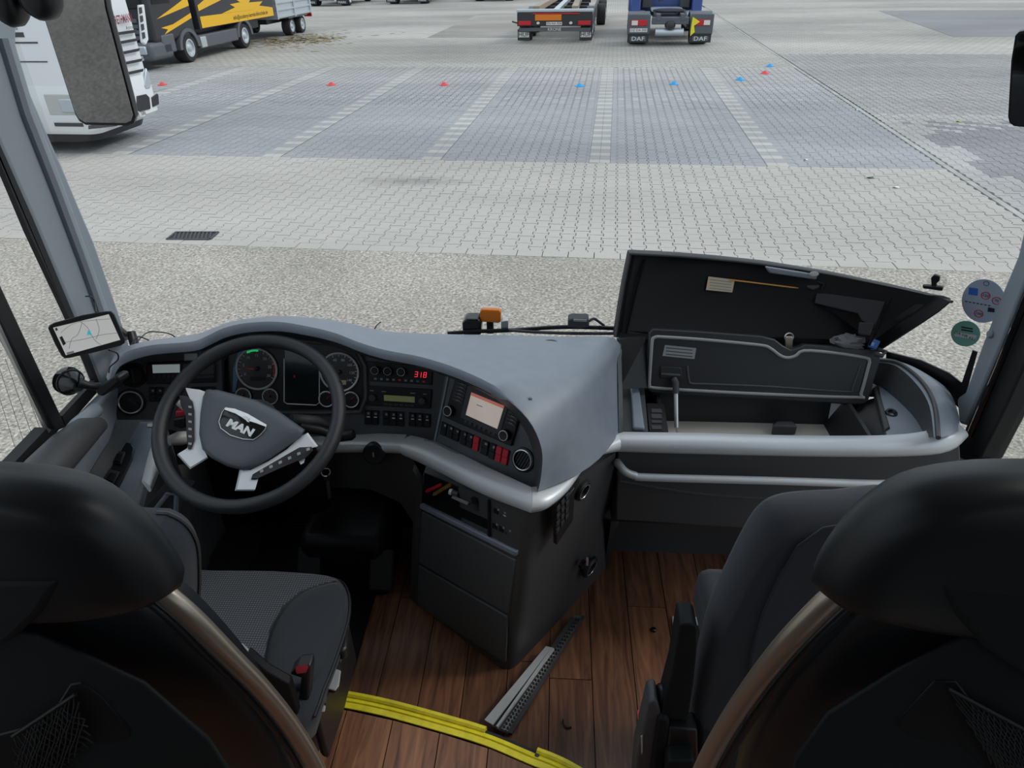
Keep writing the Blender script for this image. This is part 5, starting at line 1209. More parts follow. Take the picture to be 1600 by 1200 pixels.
tag(build('power_cable', MB().tube(crom([GPl.px(170, 547, -.01), atY(183, 552, 1.32), atY(184, 562, 1.33), atY(172, 573, 1.33), atY(170, 582, 1.34)], 5), .0017, seg=6), M_black), 'thin black cable running from the navigation screen down to the dash', 'cable')
tag(build('antenna_cable', MB().tube(crom([atX(133, 463, -1.12), atX(142, 464, -1.11), atX(148, 473, -1.11), atY(150, 488, 1.36)], 5), .0015, seg=6), M_black), 'thin black cable looping above the navigation screen on the pillar', 'cable')
# suction mount and hand brake like lever at the left
sm_ = thing('suction_mount', 'black suction cup phone mount on the driver window below the navigation screen', 'suction mount', atY(118, 600, 1.28))
build('suction_cup', MB().loft([[atY(112, 598, 1.26) + V((.5, -.3, 0)).normalized()*d + (V((.3, .5, 0)).normalized()*math.cos(t)+V((0, 0, 1))*math.sin(t))*r for t in [2*math.pi*i/22 for i in range(22)]] for d, r in ((-.022, .030), (-.018, .032), (.0, .027), (.02, .019), (.03, .012))]), M_gloss, sm_, smooth=50)
build('collar', MB().torus(atY(112, 598, 1.26)+V((-.004, .002, 0)), V((.5, -.3, 0)), .028, .003, 24, 6), M_black, sm_)
build('arm', MB().tube([atY(122, 598, 1.25), atY(140, 603, 1.26), atY(158, 604, 1.27)], [.012, .008, .009], seg=12), M_black, sm_)
build('clamp', MB().prism([atY(x, y, 1.26) for x, y in [(148, 609), (152, 618), (160, 620), (186, 598), (184, 590), (176, 588)]], V((.01, .03, 0))), M_black, sm_, bevel=.004)
# dash camera like black stick and its cables at the foot of the pillar
ds = thing('cable_clip', 'black cable clip standing on the dash edge at the left pillar', 'clip', atY(208, 535, 1.52))
build('body', MB().tube([atY(212, 545, 1.50), atY(208, 530, 1.52), atY(205, 518, 1.53)], [.012, .012, .010], seg=10, flat=.7), M_black, ds)
build('base', MB().lathe(atY(212, 543, 1.50), (0, 0, 1), [(.014, -.012), (.014, .0), (.010, .006)], 14), M_gloss, ds)
tag(build('loose_cable', MB().tube(crom([atY(214, 536, 1.50), atY(220, 528, 1.55), atY(232, 519, 1.62), atY(250, 519, 1.68), atY(266, 522, 1.72), atY(278, 530, 1.74)], 5), .0018, seg=6), M_black), 'black cable arching over the left dash edge beside the clip', 'cable')
tag(build('loose_cable', MB().tube(crom([atY(204, 540, 1.48), atY(214, 527, 1.52), atY(224, 528, 1.55), atY(240, 536, 1.58)], 5), .0018, seg=6), M_black), 'short black cable lying on the left dash edge', 'cable')
tag(build('loose_cable', MB().tube(crom([atY(324, 525, 1.70), atY(332, 517, 1.74), atY(344, 511, 1.78), atY(358, 511, 1.78), atY(366, 514, 1.74)], 5), .0018, seg=6), M_black), 'black cable bump behind the instrument cowl', 'cable')
tag(build('loose_cable', MB().tube(crom([atY(584, 516, 1.74), atY(589, 508, 1.76), atY(595, 503, 1.78)], 5), .0018, seg=6), M_black), 'tiny black cable end sticking up behind the dash centre', 'cable')
# front edge: wiper parts and lamps between dash and windscreen
yb = 1.86
tag(build('camera_box', MB().prism([atY(x, y, yb) for x, y in [(723, 524), (722, 506), (727, 499), (748, 499), (752, 506), (752, 524)]], V((0, .05, 0))), M_gloss, bevel=.006, seg=3), 'black rounded box at the windscreen left of the amber lamp', 'box')
al_ = thing('amber_lamp', 'amber side lamp with pale edge standing at the windscreen base', 'lamp', atY(766, 500, yb+.04))
build('lens', MB().prism([atY(x, y, yb+.02) for x, y in [(750, 487), (753, 484), (780, 485), (783, 488), (782, 503), (779, 505), (752, 503), (749, 500)]], V((0, .02, 0))), M_orange, al_, bevel=.003)
build('lamp_back', MB().prism([atY(x, y, yb+.045) for x, y in [(750, 483), (783, 484), (783, 504), (750, 503)]], V((0, .02, 0))), M_paper, al_, bevel=.004)
build('lamp_foot', MB().box(atY(766, 510, yb+.05), (.02, .02, .04)), M_grill, al_)
tag(build('steel_bracket', MB().prism([atY(x, y, yb) for x, y in [(783, 502), (794, 501), (794, 517), (783, 517)]], V((0, .03, 0))), M_steel, bevel=.002), 'small steel bracket right of the amber lamp', 'bracket')
wb = thing('wiper_arm', 'black wiper arm and linkage at the foot of the windscreen', 'wiper', atY(850, 516, 1.9))
build('arm', MB().tube(crom([atY(700, 521, yb), atY(740, 518, yb), atY(800, 516, yb), atY(880, 511, yb), atY(960, 513, yb)], 5), [.010]*21, seg=8, flat=.6), M_black, wb)
build('blade', MB().tube(crom([atY(795, 516, 1.84), atY(840, 519, 1.84), atY(900, 521, 1.84), atY(965, 521, 1.84)], 5), .005, seg=8), M_grill, wb)
rs_ = thing('sensor_box', 'grey sensor box with cable on the windscreen edge left of the open lid', 'sensor', atY(905, 508, 1.83))
build('body', MB().prism([atY(x, y, 1.83) for x, y in [(887, 512), (888, 500), (896, 498), (920, 499), (921, 512), (905, 515)]], V((0, .04, .0))), M_grill, rs_, bevel=.004)
build('top_plate', MB().prism([atY(x, y, 1.828) for x, y in [(896, 499), (917, 500), (917, 503), (896, 502)]], V((0, .02, 0))), M_inkg, rs_)
build('cable', MB().tube(crom([atY(920, 502, 1.84), atY(928, 498, 1.85), atY(936, 503, 1.86), atY(944, 509, 1.87)], 5), .004, seg=8), M_grill, rs_)
# stickers and clip on the windscreen
def gl_disc(cx, cy, rx, ry, m, parent, inn=.010, t=.0015, n=40, name='disc'):
    P_ = [glass_pt(cx+rx*math.cos(2*math.pi*i/n), cy+ry*math.sin(2*math.pi*i/n), inn+.008) for i in range(n)]
    c = sum(P_, V())/n; nn = (P_[n//4]-P_[3*n//4]).cross(P_[0]-P_[n//2]).normalized(); nn = nn if nn.dot(CO-c) > 0 else -nn
    fl_ = Pl(c, nn); P_ = [fl_.px(cx+rx*math.cos(2*math.pi*i/n), cy+ry*math.sin(2*math.pi*i/n)) for i in range(n)]
    return build(name, MB().prism(P_, nn*t), m, parent, smooth=0), Pl(c+nn*t, nn)
M_stk = mat('sticker_blue', (.42, .50, .62), .5); M_stkg = mat('sticker_green', (.22, .50, .40), .5)
s1 = thing('round_sticker', 'large round pale blue sticker with traffic signs on the windscreen', 'sticker', glass_pt(1535, 470))
dk, spl = gl_disc(1537, 470, 34, 34, M_stk, s1)
def rel(x, y): return spl.px(x, y)
for (x, y, s) in ((1540, 462, '120'), (1557, 470, '70'), (1529, 490, '100')):
    build('sign_ring', MB().torus(rel(x, y), spl.n, .0095, .0013, 22, 5), M_red, dk); text(s, spl, rel(x, y), .010, M_inkb, dk, h=.001)
build('flag_box', MB().prism([spl.px(x, y, .0004) for x, y in [(1514, 449), (1528, 451), (1527, 462), (1513, 460)]], spl.n*.0006), M_boxblue, dk); build('truck_pictogram', MB().prism([spl.px(x, y, .0004) for x, y in [(1544, 480), (1554, 482), (1554, 488), (1543, 487)]], spl.n*.0006), M_inkb, dk)
build('star_symbol', MB().torus(rel(1541, 443), spl.n, .006, .0008, 18, 5), M_inkb, dk)
for x in range(1508, 1545, 6): build('print_dash', MB().prism([spl.px(a, b, .0004) for a, b in [(x, 470+(x-1508)*.18), (x+3.5, 470.6+(x-1508)*.18), (x+3.5, 472+(x-1508)*.18), (x, 471.4+(x-1508)*.18)]], spl.n*.0006), M_inkb, dk, smooth=0)
s2 = thing('round_sticker', 'smaller round green environment sticker on the windscreen', 'sticker', glass_pt(1508, 520))
dk, spl = gl_disc(1509, 521, 23, 20, M_stkg, s2)
build('white_field', MB().prism([spl.px(x, y, .0004) for x, y in [(1493, 518), (1526, 524), (1525, 531), (1491, 525)]], spl.n*.0006), M_paper, dk); text('DA HR 651', spl, spl.px(1508, 524.5), .011, M_inkb, dk, h=.0012, rot=-.12)
for y in (510, 514): build('print_dash', MB().prism([spl.px(a, b, .0004) for a, b in [(1502, y), (1520, y+3), (1520, y+5), (1502, y+2)]], spl.n*.0006), M_inkb, dk, smooth=0)
cp = thing('suction_clip', 'black bulldog clip with suction cup on the windscreen above the lid', 'clip', glass_pt(1463, 447))
dk, spl = gl_disc(1464, 440, 16, 13, glass_mat('clear_cup', (.9, .9, .9), 1.35), cp, .012, .004, name='cup')
build('clip_jaw', MB().prism([spl.px(x, y, .008) for x, y in [(1443, 443), (1444, 448), (1474, 452), (1475, 446)]], spl.n*.014), M_black, cp, bevel=.002)
build('clip_head', MB().prism([spl.px(x, y, .005) for x, y in [(1456, 432), (1461, 427), (1470, 430), (1469, 437), (1464, 441), (1465, 447), (1457, 446)]], spl.n*.012), M_black, cp, bevel=.002)
# things lying in the console tray
def lying(name, lb, cat, a, b, r, m, cap=None, tip=None):
    A_, B_ = FP.px(*a, .012), FP.px(*b, .006)
    t = thing(name, lb, cat, (A_+B_)/2)
    build('barrel', MB().cyl(A_, B_, r, seg=10), m, t)
    if cap: build('cap', MB().cyl(A_, lerp(A_, B_, .3), r*1.15, seg=10), cap, t)
    if tip: build('tip', MB().cyl(A_-(B_-A_).normalized()*.008, A_, r*.4, r, seg=10), tip, t)
lying('ballpoint_pen', 'red ballpoint pen in the console tray', 'pen', (668, 767), (690, 757), .0045, M_red, M_redlens, M_chrome)
lying('ballpoint_pen', 'gold coloured pen in the console tray beside the red one', 'pen', (679, 772), (704, 757), .005, mat('gold_barrel', (.55, .38, .14), .3, metal=.7), None, M_chrome)
lying('glue_stick', 'small white capped stick in the console tray', 'stick', (703, 768), (716, 772), .007, M_dashlo, M_paper)
lying('lighter', 'dark cylinder lying at the right of the console tray', 'lighter', (741, 779), (744, 795), .008, M_grill, M_black)
P_ = FP.px(719, 779, .012)
tag(build('grey_comb', MB().prism([FP.px(x, y, .01) for x, y in [(708, 774), (733, 785), (732, 788), (707, 777)]], FP.n*.004), M_inkg), 'small pale grey strip lying in the console tray', 'strip')
# ================================================================== storage console on the passenger side, both lids open
SB = thing('storage_console', 'dark storage console on the passenger side with two open lids', 'storage console', (.62, 1.6, .6))
ZT = .628
def Zp(l, z=ZT): return [atZ(x, y, z) for x, y in l]
# front trim and panel
build('silver_trim', ribbon(TR([(964, 679, 1.475), (1100, 681, 1.475), (1250, 685, 1.475), (1400, 684, 1.475), (1470, 674, 1.49), (1497, 661, 1.53)]), TR([(964, 706, 1.465), (1100, 710, 1.465), (1300, 714, 1.465), (1420, 713, 1.465), (1480, 706, 1.48), (1508, 682, 1.53)]), V((.002, -.024, .006))), M_silver, SB, smooth=50)
PF = Pl((.6, 1.475, .45), (0, -1, .04))
build('front_panel', plate(PF, [(965, 704), (1200, 708), (1420, 710), (1500, 695), (1505, 780), (1500, 880), (1240, 872), (1205, 850), (1185, 836), (1165, 826), (962, 813)], -.02), M_dashlo, SB, bevel=.004)
build('panel_step', MB().tube(crom([PF.px(x, y, .0) for x, y in [(968, 752), (1100, 772), (1250, 780), (1400, 780)]], 4), .004, seg=8), M_dashlo, SB)
build('foot_recess', MB().prism([V((.15, 1.70, 0)), V((1.1, 1.70, 0)), V((1.1, 1.70, .5)), V((.15, 1.70, .5))], V((0, .02, 0))), M_dashlo, SB)
build('foot_recess_side', MB().prism([atY(955, 813, 1.49), atY(960, 815, 1.68), V((.17, 1.70, 0)), V((.175, 1.62, 0))], V((.015, 0, 0))), M_dashlo, SB)
build('under_panel', MB().prism([V((.17, 1.48, .335)), V((1.1, 1.48, .32)), V((1.1, 1.71, .32)), V((.17, 1.71, .335))], V((0, 0, .02))), M_black, SB)
hr = build('grab_rail', MB().tube(crom([atY(964, 722, 1.475), atY(968, 727, 1.455), atY(977, 737, 1.437), (atY(992, 743, 1.432)), atY(1015, 746, 1.43), atY(1200, 751, 1.43), atY(1390, 756, 1.43), atY(1470, 750, 1.43), atY(1490, 738, 1.47)], 5), .0105, seg=14), M_silver, SB, smooth=70)
# top surface around the bin
Lx = [(967, 679), (967, 604), (1040, 602), (1040, 679)]
top = MB()
def zq(l, z=ZT, h=.012): return MB().prism(Zp(l, z-h), V((0, 0, h)))
build('left_ledge', zq([(967, 679), (969, 600), (1005, 598), (1012, 680)]), M_dashlo, SB)
build('left_rail', zq([(988, 674), (984, 604), (997, 603), (1007, 675)], ZT+.012, .014), M_dash, SB, bevel=.005)
swp = build('switch_panel', zq([(1014, 678), (1009, 634), (1037, 635), (1044, 679)], ZT-.004, .01), M_black, SB, bevel=.002)
for k, (y0, y1) in enumerate(((640, 646), (648, 655), (658, 662), (666, 672))):
    build('button', zq([(1018, y1), (1017, y0), (1033, y0+.3), (1034.5, y1+.3)], ZT-.001, .004), M_grill, swp, smooth=0, bevel=.001, seg=1)
build('left_wall', MB().prism([atY(966, 531, 1.76), atY(1010, 528, 1.76), atY(1012, 606, 1.69), atY(968, 608, 1.65)], V((-.004, .012, 0))), M_black, SB)
build('left_lining', MB().grid([[p, p+V((.012, .0, -.01)), V((p.x+.016, p.y, ZT-.005))] for p in crom([atY(964, 533, 1.73), atY(965, 570, 1.66), atY(966, 612, 1.58), atY(967, 679, 1.48)], 4)]), M_dashlo, SB)
# bin
bx0, bx1, by0, by1, bz = atZ(1042, 660, ZT).x, atZ(1330, 660, ZT).x, 1.50, 1.70, .53
bin_ = build('bin_walls', MB().prism([V((bx0, by1, bz)), V((bx1, by1, bz)), V((bx1, by1+.02, ZT+.03)), V((bx0, by1+.02, ZT+.03))], V((0, .01, 0))).prism([V((bx0, by0, bz)), V((bx0, by1, bz)), V((bx0, by1, ZT-.01)), V((bx0, by0, ZT-.01))], V((-.01, 0, 0))).prism([V((bx1-.01, by0, bz)), V((bx1-.01, by1, bz)), V((bx1+.03, by1, ZT-.01)), V((bx1+.03, by0, ZT-.01))], V((.01, 0, 0))).prism([V((bx0, by0, bz)), V((bx1, by0, bz)), V((bx1, by0, ZT-.01)), V((bx0, by0, ZT-.01))], V((0, -.01, 0))), M_lid, SB)
build('bin_floor', MB().box(((bx0+bx1)/2, (by0+by1)/2, bz-.005), (bx1-bx0, by1-by0, .01)), M_binfloor, SB)
build('bin_divider', MB().prism([atZ(x, y, bz+.002) for x, y in [(1204, 679), (1210, 671), (1236, 671), (1243, 680)]], V((0, 0, .03))), M_grill, SB, bevel=.004)
build('bin_seam', MB().prism([atZ(x, y, bz+.001) for x, y in [(1208, 660), (1210, 660), (1210, 672), (1208, 672)]], V((0, 0, .002))), M_grill, SB)
build('back_lip', MB().tube([V((bx0-.02, 1.715, ZT-.01)), V((bx1+.02, 1.715, ZT-.01))], .012, seg=10), M_lid, SB)
# right end: flat deck, curved inner wall, rounded outer shoulder
build('bin_slope', MB().prism([atZ(1372, 620, ZT+.002), atZ(1382, 679, ZT+.002), atZ(1334, 679, bz+.004), atZ(1330, 652, bz+.004), atZ(1345, 628, ZT-.03)], V((.01, 0, -.004))), M_dashlo, SB)
build('right_rail', zq([(1362, 612), (1369, 607), (1389, 674), (1379, 680)], ZT+.006, .014), M_lid, SB, bevel=.004)
build('right_deck', zq([(1372, 612), (1368, 596), (1420, 600), (1450, 660), (1462, 685), (1384, 690)]), M_dash, SB)
base = TR([(1362, 597, 1.70), (1378, 605, 1.685), (1405, 626, 1.63), (1430, 652, 1.58), (1446, 682, 1.50)]); base = [V((p.x, p.y, ZT-.002)) for p in Zp([(1362, 597), (1378, 606), (1405, 628), (1430, 654), (1447, 683)])]
topl = Zp([(1368, 566), (1400, 572), (1432, 600), (1452, 634), (1459, 683)], .695)
top2 = Zp([(1372, 562), (1405, 568), (1440, 596), (1460, 632), (1466, 684)], .70)
mid = Zp([(1385, 560), (1425, 572), (1465, 600), (1484, 636), (1487, 680)], .69)
out = Zp([(1392, 562), (1438, 578), (1480, 608), (1497, 645), (1499, 672)], .655)
bot = [V((p.x+.004, p.y+.01, .55)) for p in out]
rw = [crom(q, 5) for q in (base, topl, top2, mid, out, bot)]
build('right_shoulder', MB().grid(rw[1:]), M_dash, SB, smooth=60)
build('inner_wall', MB().grid(rw[:2]), M_dashlo, SB, smooth=60)
build('wall_lip', MB().tube(rw[2], .006, seg=8), M_dashlo, SB)
for c in ((1425, 597), (1393, 645)):
    build('latch_hole', MB().lathe(atZ(*c, ZT+.003) if c[1] > 620 else atZ(*c, .672), (0, -.3, 1), [(.016, -.006), (.015, .002), (.010, .003), (.006, -.003), (.0005, -.003)], 16), M_black, SB)
build('back_board', MB().prism([V((.2, 1.835, ZT-.02)), V((.93, 1.805, ZT-.02)), V((.93, 1.805, ZT+.10)), V((.2, 1.835, ZT+.10))], V((0, .01, 0))), M_black, SB)
build('deck_back', MB().prism([V((.2, 1.73, ZT-.02)), V((.98, 1.73, ZT-.02)), V((.98, 1.80, ZT-.02)), V((.2, 1.83, ZT-.02))], V((0, 0, .01))), M_black, SB)
# inner lid, standing open
IL = Pl(atY(1010, 610, 1.69), (0, -.93, .37))
lo = [(1017, 512), (1090, 516), (1185, 523), (1205, 528), (1218, 538), (1230, 544), (1242, 541), (1252, 536), (1300, 539), (1360, 545), (1367, 549), (1367, 560), (1349, 622), (1343, 628), (1330, 629), (1200, 621), (1100, 615), (1016, 611), (1009, 606), (1008, 598), (1012, 518)]
lid = build('inner_lid', plate(IL, lo, .035, -.035), M_lid, SB, bevel=.004, seg=2)
sl = [(1026, 526), (1090, 530), (1185, 539), (1203, 544), (1218, 555), (1230, 559), (1243, 556), (1256, 548), (1300, 551), (1352, 559), (1358, 564), (1357, 572), (1345, 616), (1339, 621), (1200, 616), (1100, 611), (1021, 606), (1015, 601), (1015, 590), (1019, 534), (1022, 528), (1026, 526)]
build('seal', MB().tube(crom([IL.px(x, y, .003) for x, y in sl], 3), .0045, seg=8), M_seal, lid, smooth=70)
build('lid_rib', MB().tube(crom([IL.px(x, y, .001) for x, y in [(1074, 572), (1076, 592), (1080, 599), (1100, 600), (1200, 604), (1320, 612), (1332, 606), (1345, 570)]], 4), .003, seg=8), M_dashlo, lid)
build('sticker', plate(IL, [(1039, 539), (1088, 544), (1085, 561), (1035, 556)], .0006, .0006), M_inkg, lid, label='grey printed sticker')
for k in range(3): build('print_line', plate(IL, [(1041, 542.5+5*k), (1082, 546.5+5*k), (1082, 548+5*k), (1040, 544+5*k)], .0004, .0012), M_dashlo, lid, smooth=0)
build('hinge_recess', plate(IL, [(1032, 572), (1064, 574), (1066, 592), (1031, 590)], .006), M_lid, lid, bevel=.002); build('recess_edge', plate(IL, [(1032, 582), (1062, 584), (1062, 588), (1032, 586)], .009), M_dashlo, lid, bevel=.002)
gs = build('gas_strut', MB().cyl(IL.px(1056, 600, .02), atZ(1057, 668, ZT-.06), .0062, seg=14), M_chrome, SB)
build('strut_head', MB().tube([IL.px(1053, 592, .012), IL.px(1056, 598, .02), lerp(IL.px(1056, 600, .02), atZ(1057, 668, ZT-.06), .22)], .009, seg=12), M_grill, gs)
build('strut_rod', MB().cyl(lerp(IL.px(1056, 600, .02), atZ(1057, 668, ZT-.06), .98), atZ(1058, 676, bz+.02), .003, seg=10), M_steel, gs)
# big outer lid, standing open against the windscreen
bo = [(984, 396, 1.90), (1060, 400, 1.90), (1120, 405, 1.90), (1195, 413, 1.895), (1300, 430, 1.875), (1400, 451, 1.82), (1470, 468, 1.73), (1487, 471, 1.70), (1468, 487, 1.70), (1440, 506, 1.71), (1412, 524, 1.73), (1380, 545, 1.75), (1280, 548, 1.77), (1150, 540, 1.79), (1040, 534, 1.80), (961, 527, 1.80), (968, 480, 1.84), (975, 440, 1.87)]
O3 = [atY(*q) for q in bo]; cc = sum(O3, V())/len(O3)
def off(ps, dy, s, dz=0): return [cc+(p-cc)*s+V((0, dy, dz)) for p in ps]
m_ = MB().loft([off(O3, 0, .985), off(O3, 0, 1.0), off(O3, .02, 1.012), off(O3, .035, .99), off(O3, .042, .9)], cap=False)
n = len(O3); m_.f.append(tuple(range(4*n, 5*n)))
big = build('outer_lid', m_, M_lid, SB, smooth=40)
m_ = MB().loft([off(O3, .0, .985), off(O3, .022, .965), off(O3, .03, .94)], cap=False); m_.f.append(tuple(range(2*n, 3*n)))
build('lid_lining', m_, M_liddark, big, smooth=40)
build('lid_edge', MB().tube(crom(off(O3[:8], -.002, 1.0), 4), .004, seg=8), M_dashlo, big, smooth=70)
build('lid_side_edge', MB().tube(crom([O3[0], O3[17], O3[16], O3[15]], 4), .004, seg=8), M_dashlo, big, smooth=70)
LP = Pl(atY(1200, 470, 1.865), ((O3[4]-O3[15]).cross(O3[0]-O3[15]) if True else 0))
if LP.n.y > 0: LP = Pl(LP.p, -LP.n)
ppr = build('paper_sticker', plate(LP, [(1107, 432), (1148, 437), (1144, 457), (1103, 453)], .001), M_papero, big, label='yellowed paper sticker with print')
for k in range(4): build('print_line', plate(LP, [(1109, 436+4.4*k), (1143, 440+4.4*k), (1142.6, 441.6+4.4*k), (1108.6, 437.6+4.4*k)], .0005, .001), M_inkg, big, smooth=0)
build('amber_rod', MB().cyl(LP.px(1140, 437, .004), LP.px(1262, 452, .004), .0022, seg=8), mat('amber_rod', (.75, .36, .08), .4), big)
LQ = Pl(lerp(lerp(O3[4], O3[6], .5), O3[12], .5)+V((0, -.014, 0)), (O3[6]-O3[12]).cross(O3[4]-O3[12]))
if LQ.n.y > 0: LQ = Pl(LQ.p, -LQ.n)
lt = build('lid_latch', plate(LQ, [(1258, 436), (1262, 432), (1278, 434), (1284, 440), (1280, 450), (1270, 453), (1260, 449)], -.035, .012), M_grill, big, bevel=.003); build('latch_hook', MB().tube([LQ.px(1278, 440, .014), LQ.px(1288, 444, .018), LQ.px(1284, 452, .016)], .003, seg=8), M_black, big)
hd = build('lid_handle', MB().prism([atY(x, y, 1.872) for x, y in [(1194, 415), (1290, 430), (1297, 436), (1282, 437), (1200, 425)]], V((0, -.014, .002))), M_dash, big, bevel=.004)
build('white_oval', MB().loft([[atY(1272+7.5*math.cos(a)*s, 428+4*math.sin(a)*s, 1.856-h) for a in [2*math.pi*i/20 for i in range(20)]] for h, s in ((0, 1), (.003, 1), (.004, .85))]), M_paper, big)
build('lid_pad', plate(LQ, [(1276, 456), (1384, 471), (1366, 515), (1345, 500), (1340, 490), (1272, 474)], -.035, .0), M_lid, big, bevel=.003)
build('lid_pad', plate(LQ, [(1342, 503), (1366, 505), (1360, 525), (1340, 522)], -.035, .006), M_lid, big, bevel=.003)
build('lid_rib', MB().tube([LQ.px(1392, 465, .006), LQ.px(1376, 505, .006), LQ.px(1358, 540, .006)], .003, seg=6), M_gloss, big)
build('lid_rib', MB().tube([LP.px(1008, 405, .004), LP.px(995, 450, .004), LP.px(978, 522, .004)], .003, seg=6), M_gloss, big)
build('lid_hinge', MB().tube([atY(1372, 546, 1.72), atY(1384, 550, 1.71), atY(1378, 556, 1.70), atY(1366, 553, 1.70)], .006, seg=8), M_grill, SB)
build('catch_post', MB().prism([atY(x, y, 1.775) for x, y in [(1228, 527), (1239, 527), (1238, 548), (1228, 548)]], V((0, .008, 0))), mat('brass_post', (.70, .62, .48), .35, metal=.4), SB, bevel=.001)
build('catch_ring', MB().torus(atY(1233, 527, 1.785), (0, -1, .3), .012, .0015, 20, 5), M_chrome, SB)
# contents
c = atY(1325, 535, 1.755)
bmx = bmesh.new(); bmesh.ops.create_icosphere(bmx, subdivisions=3, radius=1)
mb = MB(); random.seed(5)
from mathutils import noise
mb.add([c + V((v.co.x*.040, v.co.y*.022, v.co.z*.020)) * (1+.45*noise.noise(v.co*2.3+V((3, 1, 7)))+.25*noise.noise(v.co*5)) - c*0 + (V((0, 0, 0))) if False else c + V((v.co.x*.042, v.co.y*.022, v.co.z*.022)) * (1+.5*noise.noise(v.co*2.3+V((3, 1, 7)))+.25*noise.noise(v.co*5)) for v in bmx.verts], [tuple(v.index for v in f.verts) for f in bmx.faces]); bmx.free()
tag(build('crumpled_cloth', mb, mat('grey_cloth', (.16, .16, .165), .7)), 'crumpled grey cloth stuffed behind the inner lid', 'cloth')
bb = thing('blue_packet', 'small blue packet standing at the right end of the inner lid', 'packet', atY(1364, 537, 1.75))
BPp = Pl(atY(1364, 537, 1.745), (0, -.9, .4), (.4, 0, 1))
build('packet', plate(BPp, [(1361, 528), (1373, 533), (1366, 546), (1354, 542)], .012, -.012), M_boxblue, bb, bevel=.001); build('white_print', plate(BPp, [(1362, 534), (1367, 536), (1364, 541), (1359, 539)], .0005, .0004), mat('packet_print', (.3, .45, .75), .4), bb)
tag(build('cable_plug', MB().tube([atZ(1362, 603, ZT+.03), atZ(1360, 598, ZT+.03), atZ(1359, 592, ZT+.03)], [.004, .006, .004], seg=8), M_chrome), 'small silver hinge pin beside the inner lid', 'pin')
# ================================================================== seats
def nring(pts, n=3):
    """closed outline smoothed"""
    P_ = [V(p) for p in pts]; N = len(P_); o = []
    for i in range(N):
        p0, p1, p2, p3 = P_[i-1], P_[i], P_[(i+1) % N], P_[(i+2) % N]
        for k in range(n):
            t = k/n; o.append(0.5*((2*p1)+(p2-p0)*t+(2*p0-5*p1+4*p2-p3)*t*t+(3*p1-p0-3*p2+p3)*t**3))
    return o
KS = .56   # the first passenger row stands close to the camera, either side of a 0.45 m aisle
def shell_seat(label, cx, s, zt, yh, edge, bar, tray, netp, pocket):
    """seat seen from behind; s = +1: its aisle side points to +x"""
    XFORM[0] = lambda p: CO+(p-CO)*KS
    t = thing('coach_seat', label, 'seat', (cx*KS, yh*KS+.05, PZ), 'seats with net pockets in front of the camera')
    h = [(0, -.165), (.010, -.115), (.030, -.065), (.065, -.025), (.12, -.006), (.19, 0)]
    hw = .265
    right = [(s*(hw-d), z) for d, z in h]; left = [(-x, z) for x, z in right[::-1]]
    bot = [(-s*(hw-.006), -.195), (-s*(hw-.05), -.215), (-s*.12, -.235), (0, -.24), (s*.12, -.235), (s*(hw-.05), -.215), (s*(hw-.006), -.195)]
    outl = nring([V((x, 0, z)) for x, z in right+left+bot], 3)
    c = V((0, 0, -.11))
    rings = []
    for y, k in ((-.008, .0), (-.007, .55), (-.004, .80), (.004, .90), (.018, .96), (.036, .99), (.055, 1.0), (.08, .96), (.10, .87), (.115, .70), (.12, .0)):
        rings.append([V((cx, yh+y, zt-.012-.35*max(0, y-.03))) + c + (p-c)*max(k, .002) for p in outl])
    build('headrest', MB().loft(rings), M_seatlea, t, smooth=80)
    # shell from the aisle-side edge curve
    E_ = crom([atY(x, y, d) for x, y, d in edge], 5); rows = []
    for p in E_:
        hwz = abs(p.x-cx); r_ = []
        for i in range(15):
            a = math.pi*i/14; u = math.cos(a)
            xx = s*hwz*(abs(u)**.55)*(1 if u >= 0 else -1); yy = p.y+.045-.062*(math.sin(a)**.45 if math.sin(a) > 0 else 0)
            r_.append(V((cx+xx, yy, p.z)))
        r_ += [V((cx-s*hwz*.97, p.y+.07, p.z)), V((cx+s*hwz*.97, p.y+.07, p.z))]
        rows.append(r_)
    build('back_shell', MB().loft(rows), M_seatlea, t, smooth=70)
    B_ = crom([atY(*b) for b in bar], 6)
    build('grab_bar', MB().tube(B_, .0165, seg=14, flat=.75, up=(0, 1, 0)), M_bar, t, smooth=80)
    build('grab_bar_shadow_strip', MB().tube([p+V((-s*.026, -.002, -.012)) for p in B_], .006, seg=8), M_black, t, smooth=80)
    TP = Pl((cx, tray[1], .9), (0, -1, .10))
    build('tray_table', plate(TP, tray[0], .018, 0), M_seatpl, t, bevel=.007, seg=3)
    build('centre_panel', plate(Pl((cx, tray[1]+.012, .9), (0, -1, .10)), tray[2], .008, 0), M_seatpl, t, bevel=.006, seg=3)
    NP = Pl((cx, tray[1]-.004, .8), (0, -1, .10))
    np_ = build('pocket_panel', plate(NP, pocket, .004, 0), M_liddark, t, bevel=.002)
    mb = MB(); q = netp; random.seed(4)
    for k in range(15):
        a = (k+.5)/15
        for d in (1, -1):
            pts = []
            for j in range(7):
                tt = j/6; ss = a+d*(tt-.5)*.45+.02*math.sin(j*2.1+k)
                if -.02 <= ss <= 1.02: pts.append(quad_uv(NP, q, min(1, max(0, ss)), tt, .008+.006*math.sin(math.pi*tt)))
            if len(pts) > 1: mb.tube(pts, .0011, seg=4)
    build('pocket_net', mb, M_rubber, np_, kind='stuff')
    build('net_hem', MB().tube([quad_uv(NP, q, k/8, 0, .009) for k in range(9)], .003, seg=6), M_liddark, np_)
    XFORM[0] = None
    build('pedestal', MB().box((cx*KS, yh*KS+.06, .36), (.30, .10, .42)), M_black, t, bevel=.02)
    return t
